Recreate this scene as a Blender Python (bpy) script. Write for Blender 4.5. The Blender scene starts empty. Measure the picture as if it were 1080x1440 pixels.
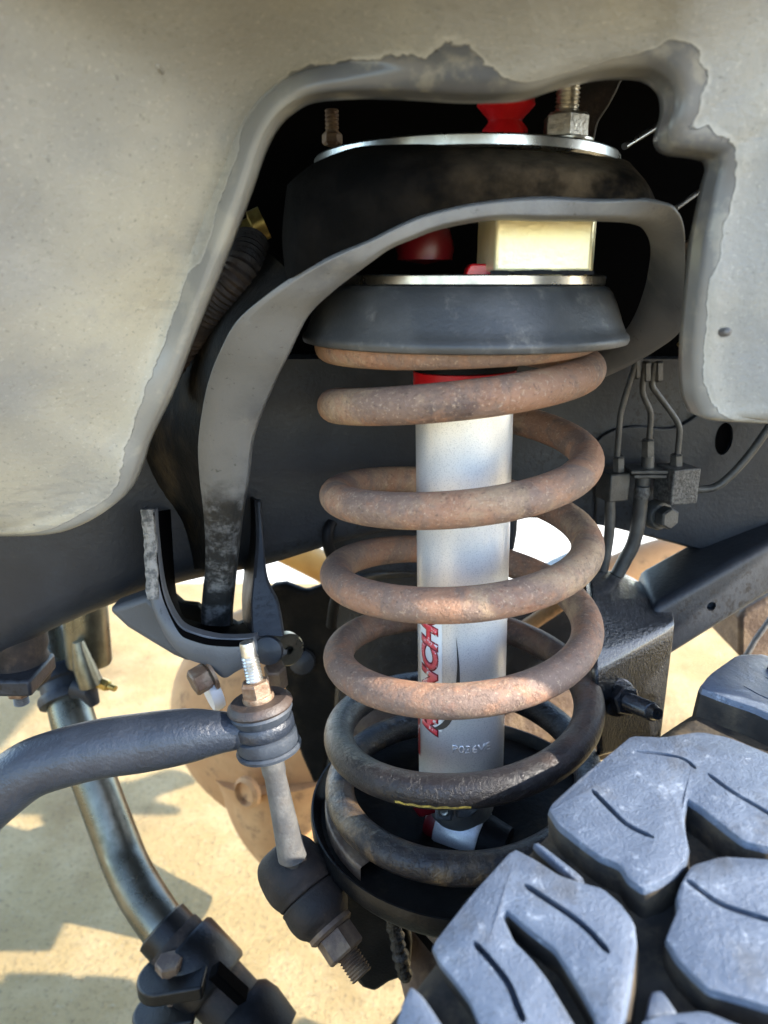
import bpy, bmesh, math, random
from mathutils import Vector, Matrix, noise as mnoise
from math import radians, sin, cos, pi, sqrt
random.seed(7)
sc = bpy.context.scene
COL = sc.collection
# ------------------------------------------------------------------ camera
CZ = 0.93                       # height of the lens over the concrete
PITCH = radians(17)
FPX = 1048.0                    # focal length in photo pixels (photo is 1080 x 1440)
cam = bpy.data.cameras.new('camera'); camo = bpy.data.objects.new('camera', cam); COL.objects.link(camo)
camo.location = (0, 0, CZ); camo.rotation_euler = (pi/2-PITCH, 0, 0)
cam.sensor_width = 36; cam.sensor_fit = 'AUTO'; cam.lens = FPX/1440*36
cam.clip_start = 0.01; cam.clip_end = 500
cam.dof.use_dof = True; cam.dof.focus_distance = 0.40; cam.dof.aperture_fstop = 9.5
sc.camera = camo
# ------------------------------------------------------------------ light
TO_SUN = Vector((0.85, -0.32, 0.60)).normalized()
world = bpy.data.worlds.new('World'); sc.world = world; world.use_nodes = True
nt = world.node_tree; bg = nt.nodes['Background']
sky = nt.nodes.new('ShaderNodeTexSky'); sky.sky_type = 'NISHITA'; sky.sun_disc = False
el = math.asin(TO_SUN.z); az = math.atan2(TO_SUN.x, TO_SUN.y)
sky.sun_elevation = el; sky.sun_rotation = az
sky.dust_density = 0.8; sky.ozone_density = 2.2
nt.links.new(sky.outputs[0], bg.inputs[0]); bg.inputs[1].default_value = 0.15
sun = bpy.data.lights.new('sun', 'SUN'); suno = bpy.data.objects.new('sun', sun); COL.objects.link(suno)
sun.energy = 2.6; sun.angle = radians(0.5); sun.color = (1.0, 0.93, 0.82)
suno.rotation_euler = TO_SUN.to_track_quat('Z', 'Y').to_euler()
suno.location = (3, -1, 3)
sc.view_settings.view_transform = 'Standard'; sc.view_settings.look = 'None'
sc.view_settings.exposure = 2.6; sc.view_settings.gamma = 1.0

# ------------------------------------------------------------------ helpers
def ray(px, py):
    u = (px-540)/FPX; v = (720-py)/FPX
    return Vector((u, cos(PITCH)+v*sin(PITCH), -sin(PITCH)+v*cos(PITCH)))
def P(px, py, Y):
    """point of the place seen at photo pixel (px, py), Y metres ahead of the lens"""
    d = ray(px, py); t = Y/d.y
    return Vector((d.x*t, Y, CZ+d.z*t))
def depth(py, Y):
    return Y/ray(540, py).y
def W(n, py, Y):                # n pixels as metres
    return n*depth(py, Y)/FPX
def proj(p):
    q = p-Vector((0, 0, CZ)); c = q.y*cos(PITCH)-q.z*sin(PITCH); v = q.y*sin(PITCH)+q.z*cos(PITCH)
    return 540+FPX*q.x/c, 720-FPX*v/c
WLOC = {}
def put(o, origin, parent):
    COL.objects.link(o); WLOC[o.name] = origin.copy()
    if parent is not None:
        o.parent = parent; o.location = origin-WLOC[parent.name]
    else: o.location = origin
    return o
def tag(o, label=None, cat=None, group=None, kind=None):
    if label: o['label'] = label
    if cat: o['category'] = cat
    if group: o['group'] = group
    if kind: o['kind'] = kind
    return o
def thing(name, label, cat, loc, group=None):
    o = bpy.data.objects.new(name, None); o.empty_display_size = .02
    put(o, Vector(loc), None); return tag(o, label, cat, group)
def mesh(name, verts, faces, mat, parent=None, angle=40, bevel=0, bseg=2, origin=None, flat=False, attr=None, solid=0):
    verts = [Vector(v) for v in verts]
    if origin is None:
        origin = Vector((0, 0, 0))
        for v in verts: origin += v
        origin /= len(verts)
    me = bpy.data.meshes.new(name)
    me.from_pydata([v-origin for v in verts], [], faces); me.validate()
    bm = bmesh.new(); bm.from_mesh(me)
    if attr is None: bmesh.ops.remove_doubles(bm, verts=bm.verts, dist=1e-6)
    bmesh.ops.recalc_face_normals(bm, faces=bm.faces); bm.to_mesh(me); bm.free()
    if attr:
        a = me.attributes.new(attr[0], 'FLOAT', 'POINT'); a.data.foreach_set('value', attr[1])
    me.materials.append(mat)
    if not flat:
        me.shade_smooth(); me.set_sharp_from_angle(angle=radians(angle))
    o = bpy.data.objects.new(name, me); put(o, origin, parent)
    if bevel:
        m = o.modifiers.new('bevel', 'BEVEL'); m.width = bevel; m.segments = bseg; m.limit_method = 'ANGLE'; m.angle_limit = radians(35); m.harden_normals = False
    if solid:
        m = o.modifiers.new('solid', 'SOLIDIFY'); m.thickness = solid; m.offset = 0
    return o
def catmull(pts, n):
    """resample a list of tuples / vectors with a Catmull-Rom curve, n samples per span"""
    pts = [tuple(p) for p in pts]; out = []; N = len(pts)
    for i in range(N-1):
        p0 = pts[max(i-1, 0)]; p1 = pts[i]; p2 = pts[i+1]; p3 = pts[min(i+2, N-1)]
        for k in range(n):
            t = k/n
            out.append(tuple(.5*((2*b)+(-a+c)*t+(2*a-5*b+4*c-d)*t*t+(-a+3*b-3*c+d)*t*t*t) for a, b, c, d in zip(p0, p1, p2, p3)))
    out.append(pts[-1]); return out
class G:
    """gathers geometry for one mesh"""
    def __init__(s): s.v = []; s.f = []
    def add(s, v, f):
        k = len(s.v); s.v += [Vector(q) for q in v]; s.f += [[i+k for i in q] for q in f]; return s
    def grid(s, rows, close_u=False, close_v=False):
        nr = len(rows); nc = len(rows[0]); v = [p for r in rows for p in r]; f = []
        for i in range(nr if close_v else nr-1):
            for j in range(nc if close_u else nc-1):
                a = i*nc+j; b = i*nc+(j+1) % nc; c = ((i+1) % nr)*nc+(j+1) % nc; d = ((i+1) % nr)*nc+j
                f.append([a, b, c, d])
        return s.add(v, f)
    def slab(s, rows, off):
        """a sheet given as a grid of points, thickened by off (vector)"""
        off = Vector(off); nr = len(rows); nc = len(rows[0])
        v = [Vector(p) for r in rows for p in r]; n = len(v); v2 = [p+off for p in v]; f = []
        for i in range(nr-1):
            for j in range(nc-1):
                a = i*nc+j; q = [a, a+1, a+nc+1, a+nc]; f.append(q); f.append([n+k for k in reversed(q)])
        b = [j for j in range(nc)]+[i*nc+nc-1 for i in range(1, nr)]+[(nr-1)*nc+j for j in range(nc-2, -1, -1)]+[i*nc for i in range(nr-2, 0, -1)]
        for k in range(len(b)):
            x, y = b[k], b[(k+1) % len(b)]; f.append([x, y, n+y, n+x])
        return s.add(v+v2, f)
    def prism(s, poly, off):
        poly = [Vector(p) for p in poly]; off = Vector(off); n = len(poly)
        f = [list(range(n)), list(range(2*n-1, n-1, -1))]+[[i, (i+1) % n, n+(i+1) % n, n+i] for i in range(n)]
        return s.add(poly+[p+off for p in poly], f)
    def lathe(s, prof, org, axis=(0, 0, 1), seg=32, a0=0, a1=2*pi):
        """prof: list of (radius, height along axis)"""
        ax = Vector(axis).normalized(); org = Vector(org)
        ref = Vector((0, 0, 1)) if abs(ax.z) < .9 else Vector((1, 0, 0))
        e1 = (ref-ax*ref.dot(ax)).normalized(); e2 = ax.cross(e1)
        full = abs(a1-a0-2*pi) < 1e-6; m = seg if full else seg+1
        rows = [[org+ax*h+(e1*cos(a0+(a1-a0)*k/seg)+e2*sin(a0+(a1-a0)*k/seg))*max(r, 1e-5) for k in range(m)] for r, h in prof]
        return s.grid(rows, close_u=full)
    def hexa(s, org, axis, r, h0, h1, turn=0, n=6, cham=.0):
        ax = Vector(axis).normalized(); org = Vector(org)
        ref = Vector((0, 0, 1)) if abs(ax.z) < .9 else Vector((1, 0, 0))
        e1 = (ref-ax*ref.dot(ax)).normalized(); e2 = ax.cross(e1)
        ring = lambda rr, h: [org+ax*h+(e1*cos(turn+2*pi*k/n)+e2*sin(turn+2*pi*k/n))*rr for k in range(n)]
        c = cham or min(.0012, abs(h1-h0)*.2)
        sg = 1 if h1 > h0 else -1
        rows = [ring(1e-5, h0), ring(r-c, h0), ring(r, h0+c*sg), ring(r, h1-c*sg), ring(r-c, h1), ring(1e-5, h1)]
        return s.grid(rows, close_u=True)
    def tube(s, pts, rad, seg=20, cap=True, squash=None):
        pts = [Vector(p) for p in pts]; n = len(pts)
        rad = rad if isinstance(rad, (list, tuple)) else [rad]*n
        T = [(pts[min(i+1, n-1)]-pts[max(i-1, 0)]).normalized() for i in range(n)]
        ref = Vector((0, 0, 1)) if abs(T[0].z) < .9 else Vector((1, 0, 0))
        e1 = (ref-T[0]*ref.dot(T[0])).normalized(); rows = []
        for i in range(n):
            e1 = (e1-T[i]*e1.dot(T[i])).normalized(); e2 = T[i].cross(e1)
            rows.append([pts[i]+(e1*cos(2*pi*k/seg)+e2*sin(2*pi*k/seg))*rad[i] for k in range(seg)])
        if cap:
            rows.insert(0, [pts[0]+(q-pts[0])*1e-3 for q in rows[0]]); rows.append([pts[-1]+(q-pts[-1])*1e-3 for q in rows[-1]])
        return s.grid(rows, close_u=True)
    def thread(s, org, axis, r, h0, h1, pitch=.0015, seg=16):
        n = max(2, int(abs(h1-h0)/pitch)); prof = [(1e-5, h0), (r*.8, h0)]
        for k in range(n):
            a = h0+(h1-h0)*(k+.15)/n; b = h0+(h1-h0)*(k+.6)/n
            prof += [(r*.84, a), (r, b)]
        prof += [(r*.82, h1), (1e-5, h1)]
        return s.lathe(prof, org, axis, seg)
    def box(s, c, dx, dy, dz, rot=None):
        c = Vector(c); v = []
        for x in (-1, 1):
            for y in (-1, 1):
                for z in (-1, 1):
                    q = Vector((x*dx/2, y*dy/2, z*dz/2)); v.append(c+(rot @ q if rot else q))
        return s.add(v, [[0, 1, 3, 2], [4, 6, 7, 5], [0, 4, 5, 1], [2, 3, 7, 6], [0, 2, 6, 4], [1, 5, 7, 3]])
    def build(s, name, mat, parent=None, **k): return mesh(name, s.v, s.f, mat, parent, **k)
def boolean_cut(o, cutters):
    """subtract meshes given as G from object o, baked into its mesh"""
    dg = bpy.context.evaluated_depsgraph_get(); tmp = []
    for g in cutters:
        me = bpy.data.meshes.new('cutter'); me.from_pydata([v for v in g.v], [], g.f)
        bm = bmesh.new(); bm.from_mesh(me); bmesh.ops.remove_doubles(bm, verts=bm.verts, dist=1e-7); bmesh.ops.recalc_face_normals(bm, faces=bm.faces); bm.to_mesh(me); bm.free()
        c = bpy.data.objects.new('cutter', me); COL.objects.link(c); tmp.append(c)
        m = o.modifiers.new('cut', 'BOOLEAN'); m.object = c; m.operation = 'DIFFERENCE'; m.solver = 'EXACT'
    bpy.context.view_layer.update(); dg = bpy.context.evaluated_depsgraph_get()
    me = bpy.data.meshes.new_from_object(o.evaluated_get(dg))
    if len(me.vertices) < len(o.data.vertices)*.7:
        print('CUT FAILED', o.name)
        me = o.data.copy()
    for m in list(o.modifiers): o.modifiers.remove(m)
    o.data = me; me.name = o.name
    me.shade_smooth(); me.set_sharp_from_angle(angle=radians(35))
    for c in tmp:
        d = c.data; bpy.data.objects.remove(c); bpy.data.meshes.remove(d)

# ------------------------------------------------------------------ materials
def srgb(h):
    h = h.lstrip('#'); out = []
    for i in (0, 2, 4):
        c = int(h[i:i+2], 16)/255; out.append(c/12.92 if c < .04045 else ((c+.055)/1.055)**2.4)
    return tuple(out)
class MT:
    def __init__(s, name, rough=.5, metal=0, coat=0, spec=.5):
        s.m = bpy.data.materials.new(name); s.m.use_nodes = True; s.nt = s.m.node_tree
        s.b = s.nt.nodes['Principled BSDF']; s.b.inputs['Roughness'].default_value = rough; s.b.inputs['Metallic'].default_value = metal
        s.b.inputs['Coat Weight'].default_value = coat; s.b.inputs['Coat Roughness'].default_value = .15; s.b.inputs['Specular IOR Level'].default_value = spec
        s.tc = s.nt.nodes.new('ShaderNodeTexCoord'); s.co = s.tc.outputs['Object']; s.col = None
    def node(s, t, **k):
        n = s.nt.nodes.new(t)
        for a, b in k.items(): setattr(n, a, b)
        return n
    def link(s, a, b): s.nt.links.new(a, b)
    def noise(s, scale, detail=6, rough=.6, co=None, dist=0):
        n = s.node('ShaderNodeTexNoise'); n.inputs['Scale'].default_value = scale; n.inputs['Detail'].default_value = detail; n.inputs['Roughness'].default_value = rough; n.inputs['Distortion'].default_value = dist
        s.link(co or s.co, n.inputs['Vector']); return n.outputs['Fac']
    def stretch(s, x, y, z):
        n = s.node('ShaderNodeMapping'); n.inputs['Scale'].default_value = (x, y, z); s.link(s.co, n.inputs['Vector']); return n.outputs[0]
    def ramp(s, f, a, b):
        n = s.node('ShaderNodeMapRange'); n.interpolation_type = 'SMOOTHSTEP'; n.inputs[1].default_value = a; n.inputs[2].default_value = b; s.link(f, n.inputs[0]); return n.outputs[0]
    def math(s, op, a, b=None):
        n = s.node('ShaderNodeMath', operation=op)
        for i, q in enumerate((a, b)):
            if q is None: continue
            if isinstance(q, (int, float)): n.inputs[i].default_value = q
            else: s.link(q, n.inputs[i])
        return n.outputs[0]
    def base(s, c):
        n = s.node('ShaderNodeRGB'); n.outputs[0].default_value = (*c, 1); s.col = n.outputs[0]; return s
    def over(s, c, fac, amt=1.0):
        """lay colour c over what is there where fac is high"""
        n = s.node('ShaderNodeMix', data_type='RGBA')
        if amt != 1: fac = s.math('MULTIPLY', fac, amt)
        s.link(fac, n.inputs[0]); s.link(s.col, n.inputs[6]); n.inputs[7].default_value = (*c, 1); s.col = n.outputs[2]; return s
    def attr(s, name):
        n = s.node('ShaderNodeAttribute', attribute_name=name); return n.outputs['Fac']
    def worldz(s):
        g = s.node('ShaderNodeNewGeometry'); x = s.node('ShaderNodeSeparateXYZ'); s.link(g.outputs['Position'], x.inputs[0]); return x.outputs[2]
    def rough(s, f, a, b):
        n = s.node('ShaderNodeMapRange'); n.inputs[3].default_value = a; n.inputs[4].default_value = b; s.link(f, n.inputs[0]); s.link(n.outputs[0], s.b.inputs['Roughness']); return s
    def bump(s, f, dist, strength=1):
        n = s.node('ShaderNodeBump'); n.inputs['Distance'].default_value = dist; n.inputs['Strength'].default_value = strength; s.link(f, n.inputs['Height'])
        if s.b.inputs['Normal'].is_linked: s.link(s.b.inputs['Normal'].links[0].from_socket, n.inputs['Normal'])
        s.link(n.outputs[0], s.b.inputs['Normal']); return s
    def done(s):
        s.link(s.col, s.b.inputs['Base Color']); return s.m
def simple(name, c, c2=None, scale=120, rough=.5, metal=0, bump=0, bscale=600, coat=0, dust=None, dscale=60, lo=.45, hi=.7, spec=.5):
    m = MT(name, rough, metal, coat, spec).base(c)
    n = m.noise(scale)
    if c2: m.over(c2, m.ramp(n, .4, .62))
    if dust: m.over(dust, m.ramp(m.noise(dscale, 8, .7), lo, hi))
    m.rough(n, max(rough-.1, .05), min(rough+.12, 1))
    if bump: m.bump(m.noise(bscale, 4), bump)
    return m.done()
def M_fender():
    m = MT('dusty grey paint', .5).base((.205, .205, .190))
    a = m.noise(9, 6, .62); m.over((.27, .262, .225), m.ramp(a, .42, .66))
    m.over((.16, .165, .165), m.ramp(m.noise(14, 5, .6, dist=.4), .56, .74), .75)
    m.over((.33, .305, .225), m.ramp(m.noise(5.2, 3), .48, .66), .75)
    sp = m.noise(560, 5, .7); m.over((.10, .10, .085), m.ramp(sp, .57, .70), .6)
    m.over((.45, .44, .37), m.ramp(m.noise(700, 4, .6, dist=.5), .58, .72), .35)
    m.over((.20, .20, .185), m.ramp(m.noise(30, 9, .75), .50, .72), .55)
    m.over((.13, .13, .125), m.math('MULTIPLY', m.ramp(m.noise(12, 4, .6), .5, .66), m.ramp(m.noise(1, 3, .6, co=m.stretch(60, 60, 260)), .50, .62)), .35)
    m.over((.07, .07, .06), m.ramp(m.noise(260, 2, .5), .76, .80), .6)
    n1 = m.noise(48, 8, .72); n2 = m.noise(16, 4, .6)
    e = m.math('ADD', m.attr('edge'), m.math('MULTIPLY', m.math('SUBTRACT', n1, .5), 1.5))
    e = m.math('ADD', e, m.math('MULTIPLY', m.math('SUBTRACT', n2, .5), 2.2))
    clean = m.ramp(e, 1.04, .97)
    rim = m.math('MULTIPLY', m.ramp(e, .97, 1.03), m.ramp(e, 1.28, 1.04))
    m.over((.34, .335, .30), rim, .5)
    m.over((.165, .166, .155), clean, .85)
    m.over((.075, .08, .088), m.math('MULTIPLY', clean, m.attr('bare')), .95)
    m.over((.30, .285, .23), m.math('MULTIPLY', clean, m.ramp(m.noise(55, 6, .65), .5, .64)), .4)
    r = m.node('ShaderNodeMapRange'); r.inputs[3].default_value = .56; r.inputs[4].default_value = .30; m.link(clean, r.inputs[0]); m.link(r.outputs[0], m.b.inputs['Roughness'])
    m.bump(m.noise(22, 3), .0012); m.bump(m.math('MULTIPLY', m.math('SUBTRACT', 1.0, clean), m.noise(380, 4, .7)), .00045); m.bump(m.math('MULTIPLY', m.math('SUBTRACT', 1.0, clean), m.ramp(m.noise(20, 3), .3, .6)), .00012)
    return m.done()
def M_spring():
    m = MT('rusty spring steel', .6, spec=.4).base((.27, .145, .088))
    a = m.noise(34, 8, .68, dist=.5); m.over((.18, .118, .088), m.ramp(a, .42, .56))
    m.over((.35, .245, .15), m.ramp(m.noise(24, 8, .7, dist=.4), .50, .68), .85)
    m.over((.36, .13, .06), m.ramp(m.noise(40, 9, .78), .58, .72), .65)
    m.over((.07, .054, .048), m.ramp(m.noise(20, 8, .7), .57, .68), .8)
    m.over((.44, .33, .23), m.ramp(m.noise(520, 4, .7), .55, .68), .5)
    m.over((.05, .03, .025), m.ramp(m.noise(430, 4, .7), .58, .70), .6)
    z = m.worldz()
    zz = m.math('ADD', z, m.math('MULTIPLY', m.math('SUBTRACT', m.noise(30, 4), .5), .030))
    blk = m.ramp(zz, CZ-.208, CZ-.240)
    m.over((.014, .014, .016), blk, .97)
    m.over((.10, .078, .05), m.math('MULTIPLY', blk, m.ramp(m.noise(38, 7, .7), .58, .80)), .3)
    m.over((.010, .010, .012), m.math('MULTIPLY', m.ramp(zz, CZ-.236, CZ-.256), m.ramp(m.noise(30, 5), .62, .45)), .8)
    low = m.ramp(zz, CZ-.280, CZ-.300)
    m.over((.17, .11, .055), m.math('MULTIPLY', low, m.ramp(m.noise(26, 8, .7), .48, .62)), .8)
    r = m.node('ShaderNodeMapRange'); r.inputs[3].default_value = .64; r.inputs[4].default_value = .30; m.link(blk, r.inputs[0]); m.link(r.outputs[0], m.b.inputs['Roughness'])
    m.bump(m.noise(420, 6, .7), .0006); m.bump(m.ramp(m.noise(110, 7, .7), .45, .55), .0002); m.bump(m.noise(60, 4), .0007)
    return m.done()
def M_silver():
    m = MT('silver metallic paint', .34, .5, .3).base((.76, .77, .78))
    fl = m.noise(1500, 2, .5); m.over((.52, .54, .57), m.ramp(fl, .5, .68), .7)
    m.over((.78, .79, .80), m.ramp(m.noise(1100, 2, .5), .58, .7), .8)
    m.over((.42, .41, .36), m.ramp(m.noise(40, 7, .7), .60, .78), .4)
    m.bump(fl, .00012); m.rough(m.noise(60, 6), .28, .45)
    return m.done()
def M_ground():
    m = MT('worn concrete', .9).base((.36, .25, .10))
    m.over((.44, .32, .15), m.ramp(m.noise(5, 8, .65), .42, .62))
    m.over((.19, .115, .04), m.ramp(m.noise(2.2, 6, .6), .52, .70), .7)
    g = m.noise(120, 6, .75); m.over((.070, .045, .018), m.ramp(g, .53, .66), .6)
    m.over((.40, .33, .20), m.ramp(m.noise(110, 4, .7, dist=.6), .58, .70), .6)
    m.over((.09, .065, .04), m.ramp(m.noise(45, 3, .5), .72, .80), .5)
    m.over((.17, .115, .05), m.ramp(m.noise(1.4, 7, .65, dist=.6), .50, .70), .5)
    m.bump(g, .003); m.bump(m.noise(60, 6, .7), .005)
    return m.done()
def M_frame():
    m = MT('satin black chassis paint', .42, spec=.35).base((.011, .013, .017))
    m.over((.026, .030, .037), m.ramp(m.noise(9, 5, .6), .42, .68), .8)
    m.over((.10, .085, .06), m.ramp(m.noise(22, 8, .75), .60, .80), .35)
    m.over((.006, .006, .007), m.math('MULTIPLY', m.ramp(m.noise(260, 4, .7), .52, .60), m.ramp(m.noise(9, 3), .52, .62)), .9)
    m.rough(m.noise(30, 5), .34, .55); m.bump(m.noise(300, 4), .0003)
    return m.done()
def M_rim(stain=True):
    m = MT('worn grey sheet steel', .46).base((.15, .15, .145) if stain else (.075, .077, .08))
    m.over((.085, .088, .092), m.ramp(m.noise(16, 6, .6), .42, .66), .85)
    m.over((.24, .23, .20), m.ramp(m.noise(30, 8, .7), .58, .76), .6 if stain else .35)
    z = m.worldz(); zz = m.math('ADD', z, m.math('MULTIPLY', m.math('SUBTRACT', m.noise(35, 5), .5), .05))
    if stain:
        band = m.math('MULTIPLY', m.math('MULTIPLY', m.ramp(zz, CZ-.102, CZ-.120), m.ramp(zz, CZ-.26, CZ-.235)), m.ramp(m.noise(90, 8, .75), .34, .54))
        m.over((.010, .010, .009), band, .92)
    m.over((.02, .018, .014), m.ramp(m.noise(240, 5, .7), .62, .70), .6)
    m.rough(m.noise(50, 5), .34, .58); m.bump(m.noise(350, 5, .7), .0003)
    return m.done()
def M_shell():
    m = MT('black dusty underseal', .75, spec=.03).base((.0022, .0022, .0021))
    m.over((.005, .0045, .004), m.ramp(m.noise(40), .4, .62))
    g = m.node('ShaderNodeNewGeometry'); x = m.node('ShaderNodeSeparateXYZ'); m.link(g.outputs['Position'], x.inputs[0])
    m.over((.115, .085, .052), m.math('MULTIPLY', m.ramp(x.outputs[0], -.005, .10), m.ramp(m.noise(26, 8, .7), .40, .72)), .75)
    m.bump(m.noise(260, 4), .0006); return m.done()
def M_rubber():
    m = MT('tyre rubber', .46).base((.085, .110, .155))  # the sky's blue cast is put into the rubber's base colour
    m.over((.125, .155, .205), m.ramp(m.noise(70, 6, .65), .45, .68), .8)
    m.over((.30, .34, .40), m.ramp(m.noise(130, 7, .75), .57, .68), .7)  # pale flecks: scuffs, with glints of light painted in
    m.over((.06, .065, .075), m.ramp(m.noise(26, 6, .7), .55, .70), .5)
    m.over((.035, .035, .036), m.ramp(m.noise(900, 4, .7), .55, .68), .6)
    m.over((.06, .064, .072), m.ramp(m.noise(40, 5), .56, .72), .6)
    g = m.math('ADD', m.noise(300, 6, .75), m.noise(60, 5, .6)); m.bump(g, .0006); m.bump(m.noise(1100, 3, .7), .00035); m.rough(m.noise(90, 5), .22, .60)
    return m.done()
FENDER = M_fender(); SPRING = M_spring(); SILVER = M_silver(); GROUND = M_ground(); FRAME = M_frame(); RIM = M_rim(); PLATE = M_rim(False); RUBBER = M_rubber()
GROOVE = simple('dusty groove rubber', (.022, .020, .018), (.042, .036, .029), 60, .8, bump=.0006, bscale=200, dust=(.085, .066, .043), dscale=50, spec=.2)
SHELL = M_shell()
TOWER = simple('black underseal', (.006, .006, .0055), (.012, .0105, .009), 40, .6, bump=.0006, bscale=260, dust=(.05, .037, .021), dscale=24, lo=.5, hi=.82, spec=.06)
BLACK = simple('flat black plastic', (.005, .005, .0055), (.009, .009, .010), 60, .5, bump=.0003, spec=.12)
SHADE_BLACK = simple('black for deep shade', (.0015, .0015, .0017), None, 30, .9, spec=.02)  # near-black that puts deep shade into gaps and recesses
GLOSS = simple('glossy black paint', (.010, .0115, .014), (.020, .021, .023), 70, .22, bump=.0009, bscale=560, coat=.5, dust=(.10, .095, .085), dscale=35, lo=.7, hi=.95)
SEAT = simple('black spring perch paint', (.005, .0052, .0055), (.010, .0095, .009), 50, .36, bump=.0003, dust=(.06, .05, .035), dscale=70, lo=.56, hi=.85, spec=.28)
RUBISO = simple('grey black rubber', (.030, .032, .033), (.050, .052, .052), 30, .45, bump=.0002, dust=(.20, .19, .165), dscale=55, lo=.54, hi=.80)
STEEL = simple('bright machined steel', (.48, .48, .46), (.33, .33, .32), 90, .28, 1.0)
ZINC = simple('zinc plated steel', (.66, .65, .61), (.45, .43, .38), 160, .30, .9, bump=.0002)
ALU_REFLECT = simple('aluminium with painted reflection', (.84, .77, .47), (.88, .82, .56), 60, .38, .45, bump=.0003, bscale=300)  # sunlit ground's yellow reflection put into the bare metal's colour
RED = simple('red polyurethane', (.62, .012, .016), (.5, .008, .012), 60, .3, bump=.0002, coat=.3)
DARKRED = simple('dark red polyurethane', (.13, .004, .008), None, 60, .35)
RUST = simple('rusty brown cast iron', (.42, .215, .085), (.50, .28, .12), 14, .75, bump=.0006, bscale=260, dust=(.20, .10, .045), dscale=30, lo=.5, hi=.7)
RUSTDARK = simple('dark rusted steel', (.085, .052, .033), (.13, .085, .055), 60, .6, bump=.0008, bscale=320, dust=(.19, .13, .075), dscale=55)
BOLTRUST = simple('rusted bolt steel', (.17, .10, .06), (.26, .19, .13), 110, .5, .4, bump=.0006, bscale=400)
OLIVE = simple('olive galvanised tube', (.145, .138, .105), (.22, .21, .165), 26, .28, .85, bump=.0002, dust=(.10, .095, .065), dscale=18)
SWAY = simple('blue black powder coat', (.011, .015, .023), (.018, .023, .033), 26, .36, bump=.0006, bscale=420, dust=(.10, .10, .098), dscale=22, lo=.60, hi=.80)
BUSH = simple('weathered blue black rubber', (.022, .029, .040), (.036, .044, .056), 50, .55, bump=.0003, dust=(.17, .165, .155), dscale=60, lo=.56, hi=.8)
LINKROD = simple('dusty grey link rod steel', (.10, .10, .10), (.15, .148, .14), 80, .5, .3, bump=.0005, bscale=350, dust=(.12, .11, .10), dscale=120)
DARKBR = simple('dirty dark rubber boot', (.014, .012, .011), (.028, .021, .017), 45, .6, spec=.25, bump=.0004, dust=(.09, .06, .04), dscale=50, lo=.52, hi=.78)
LINE = simple('black coated brake line', (.022, .023, .023), (.045, .045, .042), 90, .45, bump=.0003)
BLOCK = simple('gritty black block', (.018, .018, .018), (.075, .075, .072), 520, .55, bump=.0008, bscale=620)
WHITE = simple('white nylon', (.72, .72, .70), None, 50, .5)
BRASS = simple('brassy plated fitting', (.52, .38, .12), (.36, .25, .07), 150, .35, .8)
TAN = simple('tan rusty pipe', (.42, .25, .07), (.34, .19, .05), 20, .5, .2)
WELD = simple('black lumpy weld', (.008, .008, .008), (.02, .018, .016), 200, .22, bump=.002, bscale=500)
CRUST = simple('flaking grey paint', (.20, .19, .17), (.045, .045, .042), 170, .6, bump=.0015, bscale=300)
WASHER = simple('dark rusty washer', (.030, .024, .022), (.055, .038, .030), 90, .5, bump=.0004)
INK_RED = simple('red label print', (.60, .045, .06), (.70, .16, .17), 60, .35, dust=(.66, .60, .58), dscale=190, lo=.56, hi=.60)
INK_DARK = simple('dark red label print', (.20, .004, .010), None, 60, .35, dust=(.62, .60, .58), dscale=170, lo=.57, hi=.61)
INK_GREY = simple('dark grey label print', (.030, .030, .032), None, 60, .4)
INK_WHITE = simple('pale label film', (.66, .67, .66), None, 60, .4)

# ------------------------------------------------------------------ ground
n = 40; S = 30
rows = [[Vector((-S+2*S*i/n, -S+2*S*j/n, 0)) for i in range(n+1)] for j in range(n+1)]
gr = G().grid(rows).build('concrete_ground', GROUND); tag(gr, kind='structure')
GLARE = simple('concrete with painted glare', (.62, .58, .48), (.70, .66, .56), 6, .85, bump=.002, bscale=120)
sl = G().slab([[Vector((x, y, .0)) for x in (-20, -5, 5, 20)] for y in (2.25, 6, 14, 28)], (0, 0, .006)).build('painted_glare_slab', GLARE); tag(sl, kind='structure')  # added slab; sun glare on the far ground is in its pale colour

# ------------------------------------------------------------------ arch blocker and engine bay (unseen, added to keep sun and sky off the works)
def arc_arch(y, r, cx=.05, cz=CZ-.45, a0=-12, a1=192, n=40):
    return [Vector((cx+r*cos(radians(a0+(a1-a0)*k/n)), y, cz+r*sin(radians(a0+(a1-a0)*k/n)))) for k in range(n+1)]
arch = thing('arch_blocker', 'unseen, added arch blocker over the coil spring', 'arch blocker', (.05, .1, CZ+.17))
g = G().slab([arc_arch(y, .62) for y in (.20, .25, .30)], (0, 0, .004)); g.build('blocker_sheet', BLACK, arch)
g = G(); g.slab([[Vector((x, y, CZ+.20)) for x in (-.7, 0, .8)] for y in (.16, .6, 1.0)], (0, 0, .01))
top_blocker = g.build('cover_blocker', SHADE_BLACK, arch)  # unseen cover added to stop light from above
bay = thing('bay_dark_occluder', 'black bulkhead added to darken the gap behind the spring tower', 'occluder', (.1, .72, CZ-.05))  # black sheet added as an occluder so the gap stays dark
g = G().slab([[Vector((x, .70, z)) for x in (-.7, 0, .8)] for z in (CZ-.10, CZ+.05, CZ+.2)], (0, .02, 0)); g.build('occluder_panel', SHADE_BLACK, bay)

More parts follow.
